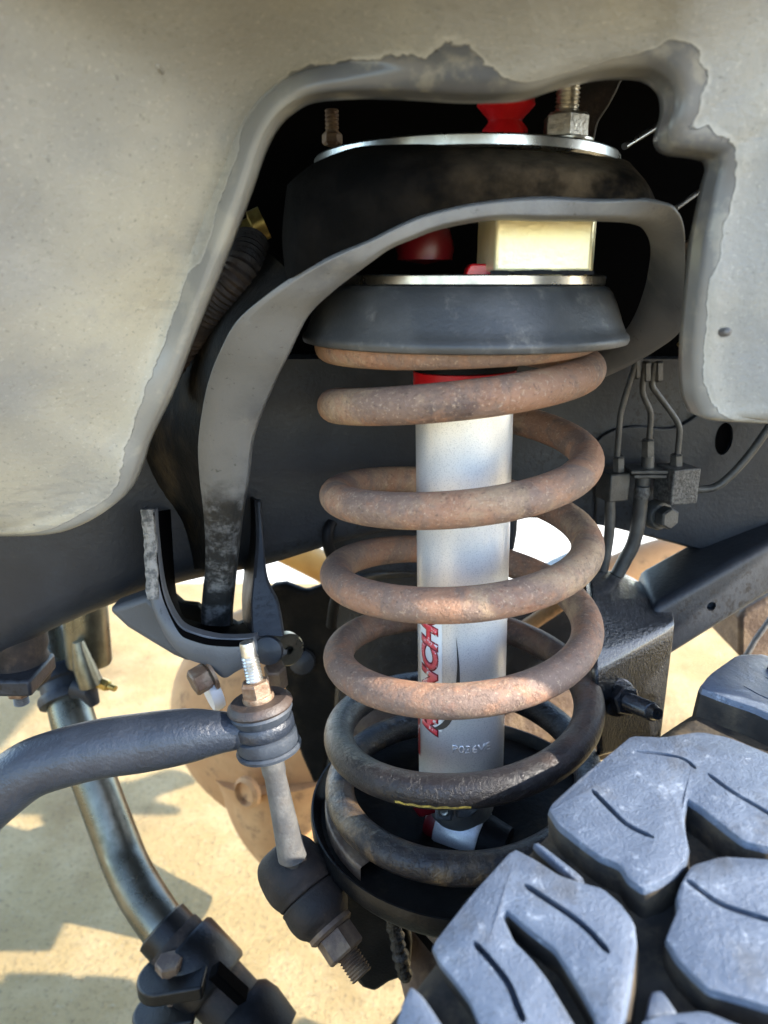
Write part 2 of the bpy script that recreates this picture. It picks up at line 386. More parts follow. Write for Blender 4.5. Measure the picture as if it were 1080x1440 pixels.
# ------------------------------------------------------------------ inner fender
K = [(-40,750,-220,720,.335,.30,10),(60,748,-220,690,.335,.29,10),(110,735,-220,640,.335,.28,12),(150,712,-220,580,.335,.27,14),(172,690,-220,520,.333,.26,18),(186,660,-220,470,.33,.25,24),
     (200,618,-220,410,.328,.24,30),(232,550,-220,300,.322,.23,30),(262,470,-220,200,.318,.225,28),(300,375,-220,80,.31,.22,26),(340,270,-220,-60,.303,.215,26),(362,205,-180,-200,.298,.21,30),
     (382,166,40,-220,.294,.205,32),(408,141,200,-220,.29,.2,40),(440,126,320,-220,.286,.2,46),(500,121,430,-220,.282,.2,44),(560,122,540,-220,.28,.2,58),(600,124,600,-220,.28,.2,60),(650,127,645,-220,.28,.2,58),
     (690,127,690,-220,.28,.2,34),(740,124,750,-220,.28,.2,14),(790,108,810,-220,.28,.2,10),(850,94,880,-220,.28,.2,12),(900,92,960,-220,.28,.205,20),(930,100,1030,-220,.28,.21,40),
     (948,120,1130,-220,.28,.235,50),(951,150,1240,-200,.281,.25,50),(943,180,1300,-120,.282,.26,46),(943,195,1300,-60,.283,.265,36),(955,204,1300,-10,.283,.268,44),(990,209,1300,30,.283,.27,40),
     (1010,215,1300,80,.284,.27,34),(1016,232,1300,130,.284,.27,28),(1009,258,1300,180,.285,.27,30),(1000,300,1300,230,.286,.27,26),(990,350,1300,290,.287,.27,24),(983,420,1300,370,.288,.27,16),
     (977,480,1300,430,.29,.27,16),(976,540,1300,500,.292,.27,18),(984,572,1300,545,.293,.27,22),(1000,585,1300,575,.293,.27,24),(1080,590,1300,590,.293,.275,12),(1200,594,1320,596,.293,.28,12)]
KK = catmull(K, 8)
dists = [-1, -.5, 0, 2, 5, 9, 14, 20, 28, 38, 50, 66, 86, 110, 140, 180, 225, 280]
rows = []; vals = []; bare = []
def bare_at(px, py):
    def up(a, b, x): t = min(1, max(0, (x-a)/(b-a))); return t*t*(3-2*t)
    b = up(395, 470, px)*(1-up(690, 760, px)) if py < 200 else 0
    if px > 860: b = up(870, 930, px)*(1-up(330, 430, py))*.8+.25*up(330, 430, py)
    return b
for (px, py, ox, oy, yi, yo, band) in KK:
    L = sqrt((ox-px)**2+(oy-py)**2); row = []
    ds = dists+[280+(L-280)*k/6 for k in range(1, 7)] if L > 300 else [d if d <= 0 else d*L/300 for d in dists]+[L*(280+20*k/6)/300 for k in range(1, 7)]
    for d in ds:
        if d < 0:
            p = P(px, py, yi); p.y += .0024+.009*(-d); p.z += 0
            row.append(p); vals.append(0); bare.append(bare_at(px, py)); continue
        f = d/L; x = px+(ox-px)*f; y = py+(oy-py)*f; ff = f**1.15
        Y = yi+(yo-yi)*ff
        Y += .0024*math.exp(-d/3.0) - .0008*math.exp(-((d-22)/12.0)**2)
        p = P(x, y, Y)
        p.y += .0035*mnoise.noise(Vector((p.x*9, p.y*5, p.z*9)))*min(1, d/40) + .0012*mnoise.noise(Vector((p.x*30, 1.7, p.z*30)))*min(1, d/15)
        cr = x-(345-130*(y+50)/470.0)          # a soft pressed bend runs down the left panel
        if x < 620: p.y += .017/(1+math.exp(-cr/22.0))*min(1, d/50)*max(0, min(1, (620-x)/200))*max(0, min(1, (640-y)/200))
        row.append(p); vals.append(d/max(band, 1)); bare.append(bare_at(px, py))
    q = row[-1].copy()  # unseen outer row added to close off light, right end cut for sun
    if oy <= -200 and ox > -200: q.z = CZ+.205
    elif ox < 0: q.x = -.62; q.y = .12
    else: q.x = .36; q.y = .27
    row.append(q); vals.append(20); bare.append(0); rows.append(row)
fend = thing('inner_fender', 'dusty grey inner fender panel with flaking dirt round its big cut-out', 'fender panel', P(300, 300, .30))
nr = len(rows); nc = len(rows[0])
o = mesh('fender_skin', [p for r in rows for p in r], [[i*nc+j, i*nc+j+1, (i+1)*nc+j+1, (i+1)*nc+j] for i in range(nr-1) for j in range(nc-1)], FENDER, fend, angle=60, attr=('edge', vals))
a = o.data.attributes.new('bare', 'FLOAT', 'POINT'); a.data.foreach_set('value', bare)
m = o.modifiers.new('solid', 'SOLIDIFY'); m.thickness = .0016; m.offset = -1
for (x, y, Y, r) in ((224, 96, .262, 4.2), (1021, 467, .277, 6.5)):
    q = P(x, y, Y); rr = W(r, y, Y)
    G().lathe([(0, -.004), (rr, -.003), (rr, .0005), (rr*.8, .0016), (rr*.3, .0022), (0, .0023)], q, (0, -1, .1), 16).build('clip', FENDER if r < 5 else LINKROD, fend)

SCR = simple('dark scratch in the dust', (.055, .055, .052), None, 60, .6)
def fender_y(px, py):           # the panel's distance at a photo pixel, by casting a ray at the finished skin
    bpy.context.view_layer.update(); ob = fend.children[0]
    inv = ob.matrix_world.inverted(); hit_, loc, nrm, _ = ob.ray_cast(inv @ Vector((0, 0, CZ)), ray(px, py))
    return (ob.matrix_world @ loc, nrm) if hit_ else (None, None)
for pts in ([(310,172),(322,169),(333,172),(340,178)], [(308,176),(311,188),(315,200)], [(66,208),(78,192)], [(62,204),(70,197)], [(1032,192),(1046,176),(1062,160)], [(836,18),(842,30),(838,42)], [(288,240),(296,232),(308,236),(310,256),(303,272),(292,270),(288,254)], [(1062,300),(1068,286)], [(900,38),(906,24)]):
    g = G(); rowp = []
    for x, y in catmull(pts, 5):
        p, nn = fender_y(x, y)
        if p is None: rowp = []; break
        rowp.append(p-ray(x, y).normalized()*.0002)
    if len(rowp) > 2:
        n_ = len(rowp); g.tube(rowp, [.00045*(.35+sin(pi*i/(n_-1))) for i in range(n_)], 6).build('scratch', SCR, fend)
# ------------------------------------------------------------------ spring tower
tow = thing('spring_tower', 'grey edged steel spring tower arching over the coil spring', 'spring tower', P(640, 400, .40))
RO = [(285,908,.455),(281,870,.45),(283,835,.44),(287,790,.43),(285,733,.415),(278,667,.40),(277,614,.385),(290,541,.365),(307,495,.35),(332,451,.337),(373,415,.325),(415,386,.318),(467,358,.313),(518,337,.311),(560,316,.31),(603,299,.31),(677,283,.31),(762,275,.31),(848,279,.31),(905,277,.312),(932,281,.314),(953,290,.318),(966,317,.326),(968,360,.34),(966,402,.356),(970,440,.372),(957,470,.392),(925,494,.415),(880,519,.435),(815,548,.455)]
RI = [(322,908,.455),(323,865,.45),(327,825,.44),(331,785,.43),(337,733,.415),(346,675,.40),(354,614,.385),(383,541,.365),(404,498,.35),(430,446,.337),(465,411,.325),(497,386,.32),(521,368,.314),(548,349,.312),(578,336,.311),(625,319,.311),(695,307,.311),(770,308,.311),(840,308,.313),(880,309,.316),(905,312,.322),(919,320,.33),(928,340,.345),(926,370,.37),(918,405,.395),(905,440,.415),(886,470,.43),(860,490,.445),(835,498,.455),(800,503,.46)]
o_ = catmull(RO, 5); i_ = catmull(RI, 5); rows = []
for k in range(7):
    f = k/6; r = []
    for a, b in zip(o_, i_):
        p = P(a[0]+(b[0]-a[0])*f, a[1]+(b[1]-a[1])*f, a[2]+(b[2]-a[2])*f)
        e = min(f, 1-f)
        p.y += .003*max(0, 1-e*5)**2 + .0008*mnoise.noise(Vector((p.x*40, p.y*40, p.z*40)))
        r.append(p)
    rows.append(r)
G().slab(rows, (0, .010, 0)).build('rim_flange', RIM, tow, angle=50, bevel=.0022)
R0 = [(425,385,.42),(405,396,.35),(407,393,.323),(440,374,.318),(467,360,.3165),(518,339,.3145),(560,318,.3135),(603,301,.3135),(677,285,.3135),(762,277,.3135),(848,281,.3135),(905,279,.3155),(918,282,.34),(925,290,.42)]
R1 = [(425,340,.43),(398,335,.37),(402,325,.335),(422,308,.322),(450,290,.318),(500,264,.314),(560,250,.312),(610,242,.312),(680,236,.312),(765,236,.313),(850,243,.316),(900,252,.322),(913,262,.35),(918,275,.43)]
R2 = [(430,262,.44),(405,262,.39),(408,256,.352),(426,240,.343),(450,225,.338),(500,207,.332),(560,203,.330),(610,203,.329),(680,207,.329),(765,213,.331),(840,219,.338),(876,224,.345),(888,232,.37),(890,250,.44)]
cols = [catmull(r, 5) for r in (R0, R1, R2)]
tr = list(zip(*cols)); rows = [[P(*q) for q in catmull(t, 5)] for t in tr]
G().slab(rows, (0, .004, 0)).build('tower_shell', SHELL, tow)
# dark side wall on the left, and the bucket's own back and sides
FC = [(415,388,.322),(373,417,.33),(332,453,.342),(308,498,.356),(293,541,.371),(281,614,.391),(283,667,.406),(289,733,.421),(291,800,.44)]
BC = [(300,290,.5),(255,345,.5),(220,420,.5),(200,500,.5),(180,580,.5),(165,640,.5),(190,690,.5),(240,735,.5),(262,800,.5)]
rows = [[P(a[0]+(b[0]-a[0])*f, a[1]+(b[1]-a[1])*f, a[2]+(b[2]-a[2])*f) for f in (0, .25, .5, .75, 1)] for a, b in zip(catmull(FC, 3), catmull(BC, 3))]
G().slab(rows, (.003, .003, 0)).build('side_plate', TOWER, tow)
rows = [[P(x, y, .535) for x in range(330, 1001, 67)] for y in range(200, 521, 32)]
G().slab(rows, (0, .004, 0)).build('bucket_wall', SHADE_BLACK, tow)
AX = lambda z: Vector((.0377-.0383*z, .40, CZ+z))     # the spring's axis, leaning slightly
c = Vector((.0395, .40, CZ))
G().lathe([(.02, .0525), (.0725, .0525), (.0735, .0535), (.0735, .057), (.0728, .0578), (.02, .0578)], (c.x, .40, CZ), seg=72).build('top_plate', STEEL, tow)
# stud with nut, red bushing and a small brass stud on the plate
q = Vector((.0775, .352, CZ))
s1 = G().thread(q, (0, 0, 1), .0052, .058, .089, .0016, 20).build('stud', ZINC, tow)
G().hexa(q, (0, 0, 1), .0098, .0588, .0690, .5).build('nut', ZINC, tow)
G().lathe([(.004, .0579), (.0122, .0579), (.0122, .0588), (.004, .0589)], q, seg=28).build('washer', ZINC, tow)
q = Vector((.0525, .358, CZ))
G().lathe([(0, .058), (.0105, .058), (.0098, .064), (.0072, .0672), (.0078, .0685), (.0125, .0735), (.0118, .0770), (.0085, .083), (.0088, .094), (0, .095)], q, seg=32).build('upper_bushing', RED, tow)
q = P(467, 186, .40); G().thread(q, (0, 0, 1), .0035, -.001, .0100, .0016).hexa(q, (0, 0, 1), .0050, -.006, .000).build('small_stud', RUSTDARK, tow)

# top of the spring: rubber isolator under a spacer
iso = thing('spring_isolator', 'black rubber spring isolator cup capped by a bright steel ring', 'spring isolator', (.0435, .4, CZ-.028))
c = (.0412, .40, CZ)
G().lathe([(.03, -.002), (.0695, -.0008), (.0715, -.0016), (.0735, -.0038), (.0765, -.0100), (.0795, -.0180), (.0815, -.0225), (.0832, -.0242), (.0836, -.0262), (.0828, -.0280), (.080, -.0288), (.072, -.0282), (.03, -.027)], c, seg=96).build('isolator_cup', RUBISO, iso)
G().lathe([(.03, -.0006), (.0692, -.0006), (.0698, .0), (.0698, .0034), (.0692, .004), (.03, .004)], c, seg=96).build('steel_ring', STEEL, iso)
G().lathe([(.012, -.027), (.040, -.028), (.0445, -.031), (.045, -.0345), (.04, -.036), (.012, -.036)], c, seg=64).build('inner_lip', SEAT, iso)

blk = thing('spacer_block', 'aluminium spacer block with a yellow reflection painted on in the gap between isolator and tower', 'spacer block', P(760, 390, .36))
pts = [(.0485, .343), (.0905, .343), (.0965, .362), (.088, .395), (.051, .395), (.0428, .362)]
poly = [Vector((x, y, CZ+.0052)) for x, y in pts]
G().prism(poly, (0, 0, .034)).build('block', ALU_REFLECT, blk, bevel=.0014, bseg=3)
g = G(); x = .048
while x < .092:
    d = random.uniform(.0012, .004); g.box((x, .3425+random.uniform(0, .001), CZ+.0052-d*.15), d*1.3, .0016, d*.7); x += d*.9
g.lathe([(0, .0041), (.023, .0041), (.023, .0051), (0, .0051)], (.07, .366, CZ), seg=24).build('bottom_gasket', BLACK, blk)
red = thing('bump_bushing', 'dark red bushings half hidden under the tower rim', 'bushing', P(600, 395, .38))
q = P(597, 372, .385)
G().lathe([(0, 0), (.0135, .002), (.0145, .008), (.012, .016), (0, .02)], q, seg=32).build('bushing', DARKRED, red)
g = G().prism([P(651, 399, .352), P(657, 378, .352), (P(662, 371, .352)), P(686, 371, .352), P(696, 383, .352), P(697, 399, .352)], (0, .012, 0)); g.build('bushing', RED, red, bevel=.0008)

# ------------------------------------------------------------------ coil spring
spr = thing('coil_spring', 'rusty brown coil spring round the silver shock, blacker on its lowest turns', 'coil spring', (.048, .4, CZ-.317))
NODES = [(95, -.3065, .077), (180, -.3025, .0772), (270, -.2965, .0772), (360, -.285, .0772), (540, -.2645, .0757), (630, -.2485, .0757), (720, -.234, .0750), (900, -.2109, .0728), (1080, -.1848, .0722), (1260, -.1586, .0715), (1440, -.1352, .0702), (1620, -.1118, .0688), (1800, -.0868, .0678), (1980, -.0622, .0668), (2105, -.0448, .0665), (2200, -.0382, .0668), (2300, -.0325, .067), (2400, -.0295, .0672), (2470, -.0282, .0672), (2530, -.027, .067)]
hp = []; rad = []
cm = catmull(NODES, 40)
for th, z, R in cm:
    a = radians(th); c = AX(z); hp.append(Vector((c.x+R*cos(a), c.y+R*sin(a), CZ+z)))
    rad.append(.0090 if th < 2150 else max(.0035, .0090-.0012*(th-2150)/250 if th < 2400 else .0078-.0043*(th-2400)/130))
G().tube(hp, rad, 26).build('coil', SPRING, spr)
# a dab of yellow paint under the second lowest coil's front
pt = [p for (th, z, R), p in zip(cm, hp) if 600 < th < 628]
g = G()
rows = []
for i, p in enumerate(pt):
    rr = [];c = AX(p.z-CZ); out = Vector((p.x-c.x, p.y-c.y, 0)).normalized()
    for k in range(4):
        b = radians(-16-4.5*k + 3*sin(i*2.1)); rr.append(p+(out*cos(b)+Vector((0, 0, sin(b))))*.00915)
    rows.append(rr)
g.grid(rows).build('paint_mark', simple('yellow paint dab', (.50, .38, .08), (.2, .15, .05), 500, .6), spr)

# ------------------------------------------------------------------ shock absorber
shk = thing('shock_absorber', 'silver shock absorber with red lettering standing inside the coil spring', 'shock absorber', (.0485, .4, CZ-.33))
SX = lambda z: .0430-.0225*(z+.06)        # its axis
def SA(z): return Vector((SX(z), .40, CZ+z))
top = SA(-.03); bot = SA(-.298); ax = (top-bot).normalized(); LEN = (top-bot).length
RS = .0262
G().lathe([(0, 0), (.020, 0), (.0245, .0015), (RS, .004), (RS, LEN-.018), (RS, LEN), (0, LEN)], bot, ax, 64).build('body', SILVER, shk)
zc = -.0505
G().lathe([(RS+.0003, 0), (RS+.001, .0004), (RS+.001, .007), (RS+.0003, .0074)], SA(-.0507), ax, 64).build('red_collar', RED, shk)
G().lathe([(RS+.0002, 0), (RS+.0016, .0004), (RS+.0016, .0055), (RS+.0002, .006)], SA(-.0433), ax, 64).build('black_collar', BLACK, shk)
def on_body(al, z, lift=.0003):           # a point on the tube: al degrees from the front, z height
    c = SA(z); a = radians(al); return Vector((c.x+(RS+lift)*sin(a), c.y-(RS+lift)*cos(a), CZ+z))
def patch(name, a0, a1, z0, z1, mat, lift=.00025, n=12, parent=None):
    rows = [[on_body(a0+(a1-a0)*i/n, z0+(z1-z0)*j/8, lift) for i in range(n+1)] for j in range(9)]
    return G().grid(rows).build(name, mat, parent or shk)
def lettering(name, txt, size, mat, place, lift, offset=0, extrude=.0, sx=1.0, shear=0, parent=None):
    cu = bpy.data.curves.new(name, 'FONT'); cu.body = txt; cu.size = size; cu.offset = offset; cu.align_x = 'CENTER'; cu.align_y = 'CENTER'; cu.shear = shear; cu.resolution_u = 4
    ob = bpy.data.objects.new(name, cu); COL.objects.link(ob); bpy.context.view_layer.update()
    me = bpy.data.meshes.new_from_object(ob.evaluated_get(bpy.context.evaluated_depsgraph_get()))
    bpy.data.objects.remove(ob)
    bm = bmesh.new(); bm.from_mesh(me); bmesh.ops.triangulate(bm, faces=bm.faces)
    for _ in range(2): bmesh.ops.subdivide_edges(bm, edges=[e for e in bm.edges if e.calc_length() > .003], cuts=1); bmesh.ops.triangulate(bm, faces=[f for f in bm.faces if len(f.verts) > 3])
    vs = [place(v.co.x*sx, v.co.y, lift) for v in bm.verts]; bm.verts.index_update(); fs = [[v.index for v in f.verts] for f in bm.faces]; bm.free()
    return mesh(name, vs, fs, mat, parent or shk, solid=.0002)
def side_text(x, y, lift):                # runs up the tube, left of its front
    return on_body(-50-y/RS*57.3*.92, -.2105+x, lift)
film = patch('label_film', -71, -31, -.2495, -.170, INK_WHITE, .00012)
lettering('brand_outline', 'RANCHO', .0185, INK_DARK, side_text, .0003, .0014, sx=1.08, shear=.15, parent=film)
lettering('brand_lettering', 'RANCHO', .0185, INK_RED, side_text, .00055, .0006, sx=1.08, shear=.15, parent=film)
patch('label_stripe', -90, -75, -.277, -.236, INK_DARK, .0003)
# swoosh on the label
def strip(name, pts, mat, lift):
    rows = [[on_body(a-w, z, lift), on_body(a, z, lift), on_body(a+w, z, lift)] for a, z, w in catmull(pts, 6)]
    return G().grid(rows).build(name, mat, shk)
strip('label_swoosh', [(-13, -.187, .1), (-11, -.197, .8), (-10, -.207, 1.6), (-11, -.219, 2.6), (-15, -.231, 3.4), (-22, -.2400, 4.2), (-31, -.2458, 5), (-42, -.2488, 3.6), (-52, -.2470, .2)], INK_GREY, .0004)
lettering('stamped_code', 'P036VE', .0075, SILVER, lambda x, y, l: on_body(8+x/RS*57.3, -.2590+y, l), .0004, .00012, sx=1.02)
strip('stamped_line', [(20, -.2685, .1), (26, -.267, .1), (34, -.2635, .1)], SILVER, .0006)
# lower mount
e = P(650, 1168, .395); ea = (Vector((.80, -.42, -.06))).normalized()
G().lathe([(.009, -.014), (.0165, -.014), (.0178, -.012), (.0178, .012), (.0165, .014), (.009, .014)], e, ea, 40).build('eye', SILVER, shk)
G().lathe([(0, -.022), (.013, -.022), (.0155, -.0185), (.0155, -.0138), (0, -.0138)], e, ea, 36).build('eye_bushing', DARKRED, shk)
G().lathe([(0, .0138), (.0155, .0138), (.0155, .0165), (.013, .030), (0, .031)], e, ea, 36).build('eye_bushing', BLACK, shk)
G().lathe([(0, 0), (.019, 0), (.021, .006), (.0165, .018), (.012, .026), (0, .026)], SA(-.322), ax, 40).build('foot', LINKROD, shk)
g = G(); q = P(625, 1134, .368); rot = Matrix.Rotation(radians(-12), 3, 'Z')
g.box(q, .0105, .007, .016, rot); g.build('clamp_tab', LINKROD, shk, bevel=.002, bseg=3)
G().lathe([(0, 0), (.0042, 0), (.0042, .0015), (.0028, .0022), (.0028, .0012), (0, .0012)], q+rot @ Vector((0, -.0035, .001)), rot @ Vector((0, -1, 0)), 20).build('tab_screw', ZINC, shk)
g = G().prism([P(572, 1126, .375), P(581, 1112, .375), P(614, 1116, .375), P(617, 1144, .375), P(590, 1152, .375)], (0, .012, 0)); g.build('red_cover', DARKRED, shk, bevel=.002, bseg=3)
g = G().prism([P(640, 1152, .37), P(652, 1130, .37), P(688, 1112, .37), P(694, 1120, .37), P(680, 1135, .37), P(660, 1152, .37)], (0, .016, 0)); g.build('foot_flange', LINKROD, shk, bevel=.0015)

# ------------------------------------------------------------------ lower spring seat
st = thing('spring_perch', 'round black spring perch with a worn lip under the coil spring', 'spring seat', (.048, .4, CZ-.34))
c = (.0487, .40, CZ)
G().lathe([(.001, -.334), (.03, -.332), (.045, -.322), (.055, -.3215), (.0885, -.3215), (.0885, -.326), (.001, -.340)], c, seg=80).build('basin', TOWER, st)
G().lathe([(.0886, -.3213), (.0915, -.3185), (.0935, -.3145), (.0946, -.3145), (.0952, -.318), (.0945, -.326), (.091, -.331), (.06, -.337), (.03, -.345), (.001, -.345)], c, seg=96).build('perch_rim', SEAT, st)
G().lathe([(.070, -.3212), (.070, -.312), (.086, -.312), (.086, -.3212)], c, seg=14, a0=radians(172), a1=radians(224)).build('seat_pad', RUSTDARK, st, bevel=.001)

# ------------------------------------------------------------------ frame rail
rail = thing('frame_rail', 'long blue-black chassis rail arching behind the coil spring', 'frame rail', P(540, 750, .5))
B = [(-80,975,.43),(0,931,.435),(65,896,.44),(155,858,.45),(208,839,.46),(281,821,.475),(366,803,.49),(440,779,.50),(480,766,.505),(560,746,.51),(650,735,.515),(732,730,.515),(788,733,.515),(855,742,.515),(918,758,.515),(1011,782,.515),(1110,806,.52)]
cols = []
for (px, py, Y) in catmull(B, 5):
    r = .026 if px < 300 else max(.006, .026-.020*(px-300)/300)
    b = P(px, py, Y+r*.35); zt = P(px, 505 if px > 380 else 560, Y).z; c = []
    for k in range(6): c.append(Vector((b.x, Y, zt+(b.z+r-zt)*k/5)))
    for k in range(1, 8):
        a = pi/2*k/7; c.append(Vector((b.x, Y+r*(1-cos(a)), b.z+r*(1-sin(a)))))
    c.append(Vector((b.x, Y+.075, b.z))); c.append(Vector((b.x, Y+.08, b.z+.01))); c.append(Vector((b.x, Y+.08, zt)))
    cols.append(c)
o = G().grid([list(r) for r in zip(*cols)], close_v=True).build('rail_body', FRAME, rail, angle=50)
# reinforcing plate on the right with its oval hole
T = [(838,622),(852,610),(872,602),(900,599),(935,602),(960,597),(990,578),(1030,560),(1110,540)]
Bt = [(838,738),(852,740),(872,744),(900,751),(935,760),(960,766),(990,774),(1030,784),(1110,803)]
rows = [[P(a[0]+(b[0]-a[0])*f, a[1]+(b[1]-a[1])*f, .511) for a, b in zip(catmull(T, 4), catmull(Bt, 4))] for f in (0, .03, .25, .5, .75, 1)]
o = G().slab(rows, (0, .006, 0)).build('reinforcing_plate', FRAME, rail, bevel=.002, bseg=3)
bpy.context.view_layer.update()
q = P(1018, 617, .511); cut = []
g = G(); ring = [(.0062*cos(2*pi*k/28), .0115*sin(2*pi*k/28)) for k in range(28)]
orr = WLOC[o.name]
g.prism([q+Vector((x, -.01, z)) for x, z in ring], (0, .022, 0))
boolean_cut(o, [g])
G().prism([q+Vector((x*1.3, .0035, z*1.2)) for x, z in ring], (0, .0003, 0)).build('hole_shade_sheet', SHADE_BLACK, rail)  # black sheet stands in for the shade inside the hole

poly = [(462,742),(500,730),(600,722),(729,720),(728,748),(724,772),(704,802),(600,806),(490,808),(466,790)]
G().prism([P(x, y, .535) for x, y in poly], (0, .012, 0)).build('hanger_plate', FRAME, rail, bevel=.003, bseg=3)
# bracket welded under the rail (left)
bk = thing('track_bar_bracket', 'grey U shaped bracket with flaking edges hanging under the frame rail', 'bracket', P(310, 910, .42))
LO = [(199,717,.425),(204,763,.42),(206,813,.415),(209,847,.41),(224,886,.402),(241,913,.398),(266,932,.395),(291,940,.395),(313,957,.395),(333,947,.395),(358,936,.397),(378,934,.40),(402,924,.405)]
LI = [(216,720,.425),(219,763,.42),(225,813,.415),(232,844,.41),(245,872,.402),(257,886,.398),(277,894,.395),(298,899,.395),(315,901,.395),(333,901,.395),(349,900,.397),(358,898,.40),(360,896,.405)]
lo = catmull(LO, 4); li = catmull(LI, 4)
rows = [[P(a[0]+(b[0]-a[0])*f, a[1]+(b[1]-a[1])*f, a[2]+(b[2]-a[2])*f) + Vector((0, .003*(abs(f-.5)*2)**3, 0)) for a, b in zip(lo, li)] for f in (0, .2, .4, .6, .8, 1)]
G().slab(rows, (0, .006, 0)).build('front_plate', PLATE, bk, bevel=.0015)
# left flange: runs back to the rail
FL = [(216,720,.425),(219,763,.42),(225,813,.415),(232,844,.41),(245,872,.402),(257,886,.398),(277,894,.395),(298,899,.395),(333,901,.395),(356,898,.40)]
BL = [(240,716,.47),(243,763,.47),(246,813,.47),(250,844,.465),(258,866,.46),(270,872,.46),(285,876,.46),(305,878,.46),(335,878,.46),(358,876,.46)]
rows = [[P(a[0]+(b[0]-a[0])*f, a[1]+(b[1]-a[1])*f, a[2]+(b[2]-a[2])*f) for f in (0, .3, .6, 1)] for a, b in zip(catmull(FL, 4), catmull(BL, 4))]
G().slab(rows, (-.001, 0, -.004)).build('trough', SHADE_BLACK, bk)  # black colour stands in for the shade inside the trough
G().prism([P(x, y, .472) for x, y in [(240,836),(256,850),(277,852),(292,868),(312,868),(332,880),(352,872),(360,905),(330,912),(270,905),(250,890)]], (0, .008, 0)).build('back_web', TOWER, bk, bevel=.001)
rows = []
for (x, y, Y) in catmull([(197,717,.4235),(202,760,.4185),(204,800,.414),(206,843,.409)], 6):
    rows.append([P(x+dx+random.uniform(-1, 1), y, Y+.002*abs(dx-8)/8-.001) for dx in (0, 5, 11, 17)])
G().slab(rows, (0, .003, 0)).build('flaking_edge', CRUST, bk)
RL = [(358,704,.455),(360,758,.445),(356,813,.43),(353,852,.42),(355,896,.407)]
RR = [(366,704,.455),(370,758,.445),(375,813,.43),(391,850,.42),(399,896,.407)]
rows = [[P(a[0]+(b[0]-a[0])*f, a[1]+(b[1]-a[1])*f, a[2]) for f in (0, .33, .66, 1)] for a, b in zip(catmull(RL, 6), catmull(RR, 6))]
G().slab(rows, (0, .005, 0)).build('right_flange', FRAME, bk, bevel=.001)
rows = [[P(a[0], a[1], a[2]), P(a[0]-5, a[1]-5, a[2]+.03), P(a[0]-13, a[1]-10, a[2]+.07)] for a in catmull(RL, 6)]
G().slab(rows, (.002, 0, 0)).build('flange_web', BLACK, bk)
poly = [(150,858),(208,837),(238,872),(258,905),(276,918),(268,934),(244,924),(214,906),(178,884)]
G().prism([P(x, y, .44) for x, y in poly], (0, .02, 0)).build('gusset', PLATE, bk, bevel=.004, bseg=3)
q = P(289, 951, .40); d = Vector((-.75, -.55, -.25)).normalized()
G().hexa(q, d, .0085, -.002, .009, .3).lathe([(0, -.004), (.0105, -.004), (.0105, -.0022), (0, -.0022)], q, d, 20).build('bracket_bolt', BOLTRUST, bk)
q = P(306, 968, .41); G().lathe([(0, 0), (.0115, 0), (.0125, .002), (.0125, .005), (.0115, .007), (0, .007)], q, Vector((-.8, -.5, -.2)), 32).build('nylon_washer', WHITE, bk)
q = P(403, 912, .44); G().lathe([(.003, -.004), (.010, -.004), (.011, -.003), (.011, .003), (.010, .004), (.003, .004)], q, Vector((.5, -.8, .1)), 28).build('bushing_ring', OLIVE, bk)
G().hexa(P(388, 950, .42), (0, -.4, 1), .007, -.010, .009).build('lower_nut', RUSTDARK, bk)
q = P(378, 914, .402); G().lathe([(0, 0), (.009, 0), (.0085, .003), (.005, .0045), (0, .005)], q, Vector((-.1, -.95, .2)), 28).build('embossed_boss', FRAME, bk)

# ------------------------------------------------------------------ brake lines on the rail
YB = .488
def lines(px, r, name, parent, mat=LINE, Y=YB, seg=14):
    pts = [P(q[0], q[1], q[2] if len(q) > 2 else Y) for q in px]
    return G().tube([Vector(q) for q in catmull(pts, 8)], r, seg).build(name, mat, parent)
def hexat(px, py0, py1, rpx, name, parent, mat=LINE, Y=YB):
    a = P(px, py0, Y); b = P(px, py1, Y); G().hexa(b, a-b, W(rpx, (py0+py1)/2, Y), 0, (a-b).length, .2).build(name, mat, parent)
br = thing('brake_line_junction', 'black brake lines and gritty junction block bolted to the chassis rail', 'brake lines', P(915, 710, YB))
lines([(897,500),(894,512),(884,542),(877,566),(872,588),(868,642)], .0020, 'brake_line', br)
lines([(908,510),(904,540),(905,556),(914,577),(915,592),(912,625)], .0020, 'brake_line', br)
lines([(921,510),(917,540),(924,553),(938,572),(950,589),(955,601),(955,616),(952,645)], .0020, 'brake_line', br)
lines([(976,688),(990,688),(1005,685),(1018,677),(1037,659),(1058,634),(1075,610),(1092,585)], .0027, 'brake_line', br)
for x, y0, y1, r in ((909, 508, 537, 7), (926, 508, 537, 7), (896, 505, 533, 5)): hexat(x, y0, y1, r, 'line_nut', br)
hexat(870, 641, 665, 8.5, 'line_nut', br); hexat(911, 617, 643, 9.5, 'line_nut', br); hexat(951, 638, 660, 9, 'line_nut', br)
a = P(911, 641, YB); b = P(911, 663, YB); G().lathe([(0, 0), (.0042, 0), (.0042, (a-b).length), (0, (a-b).length)], b, a-b, 20).build('fitting', LINE, br)
def blockat(x0, y0, x1, y1, Y, dep, name, mat, rz=0, bev=.001):
    a = P(x0, y0, Y); b = P(x1, y1, Y); c = (a+b)/2; c.y += dep/2
    return G().box(c, abs(b.x-a.x), dep, abs(a.z-b.z), Matrix.Rotation(radians(rz), 3, 'Z')).build(name, mat, br, bevel=bev)
blockat(852, 667, 881, 706, YB-.008, .016, 'line_clip', LINE, 20)
blockat(940, 660, 978, 710, YB-.012, .020, 'junction_block', BLOCK, 16)
blockat(888, 662, 940, 667, YB-.01, .02, 'mount_plate', LINE, 0, .0006); blockat(892, 668, 938, 673, YB-.01, .02, 'mount_plate', LINE, 0, .0006)
lines([(858,704),(857,745),(853,775),(846,810),(836,850)], .0036, 'brake_hose', br)
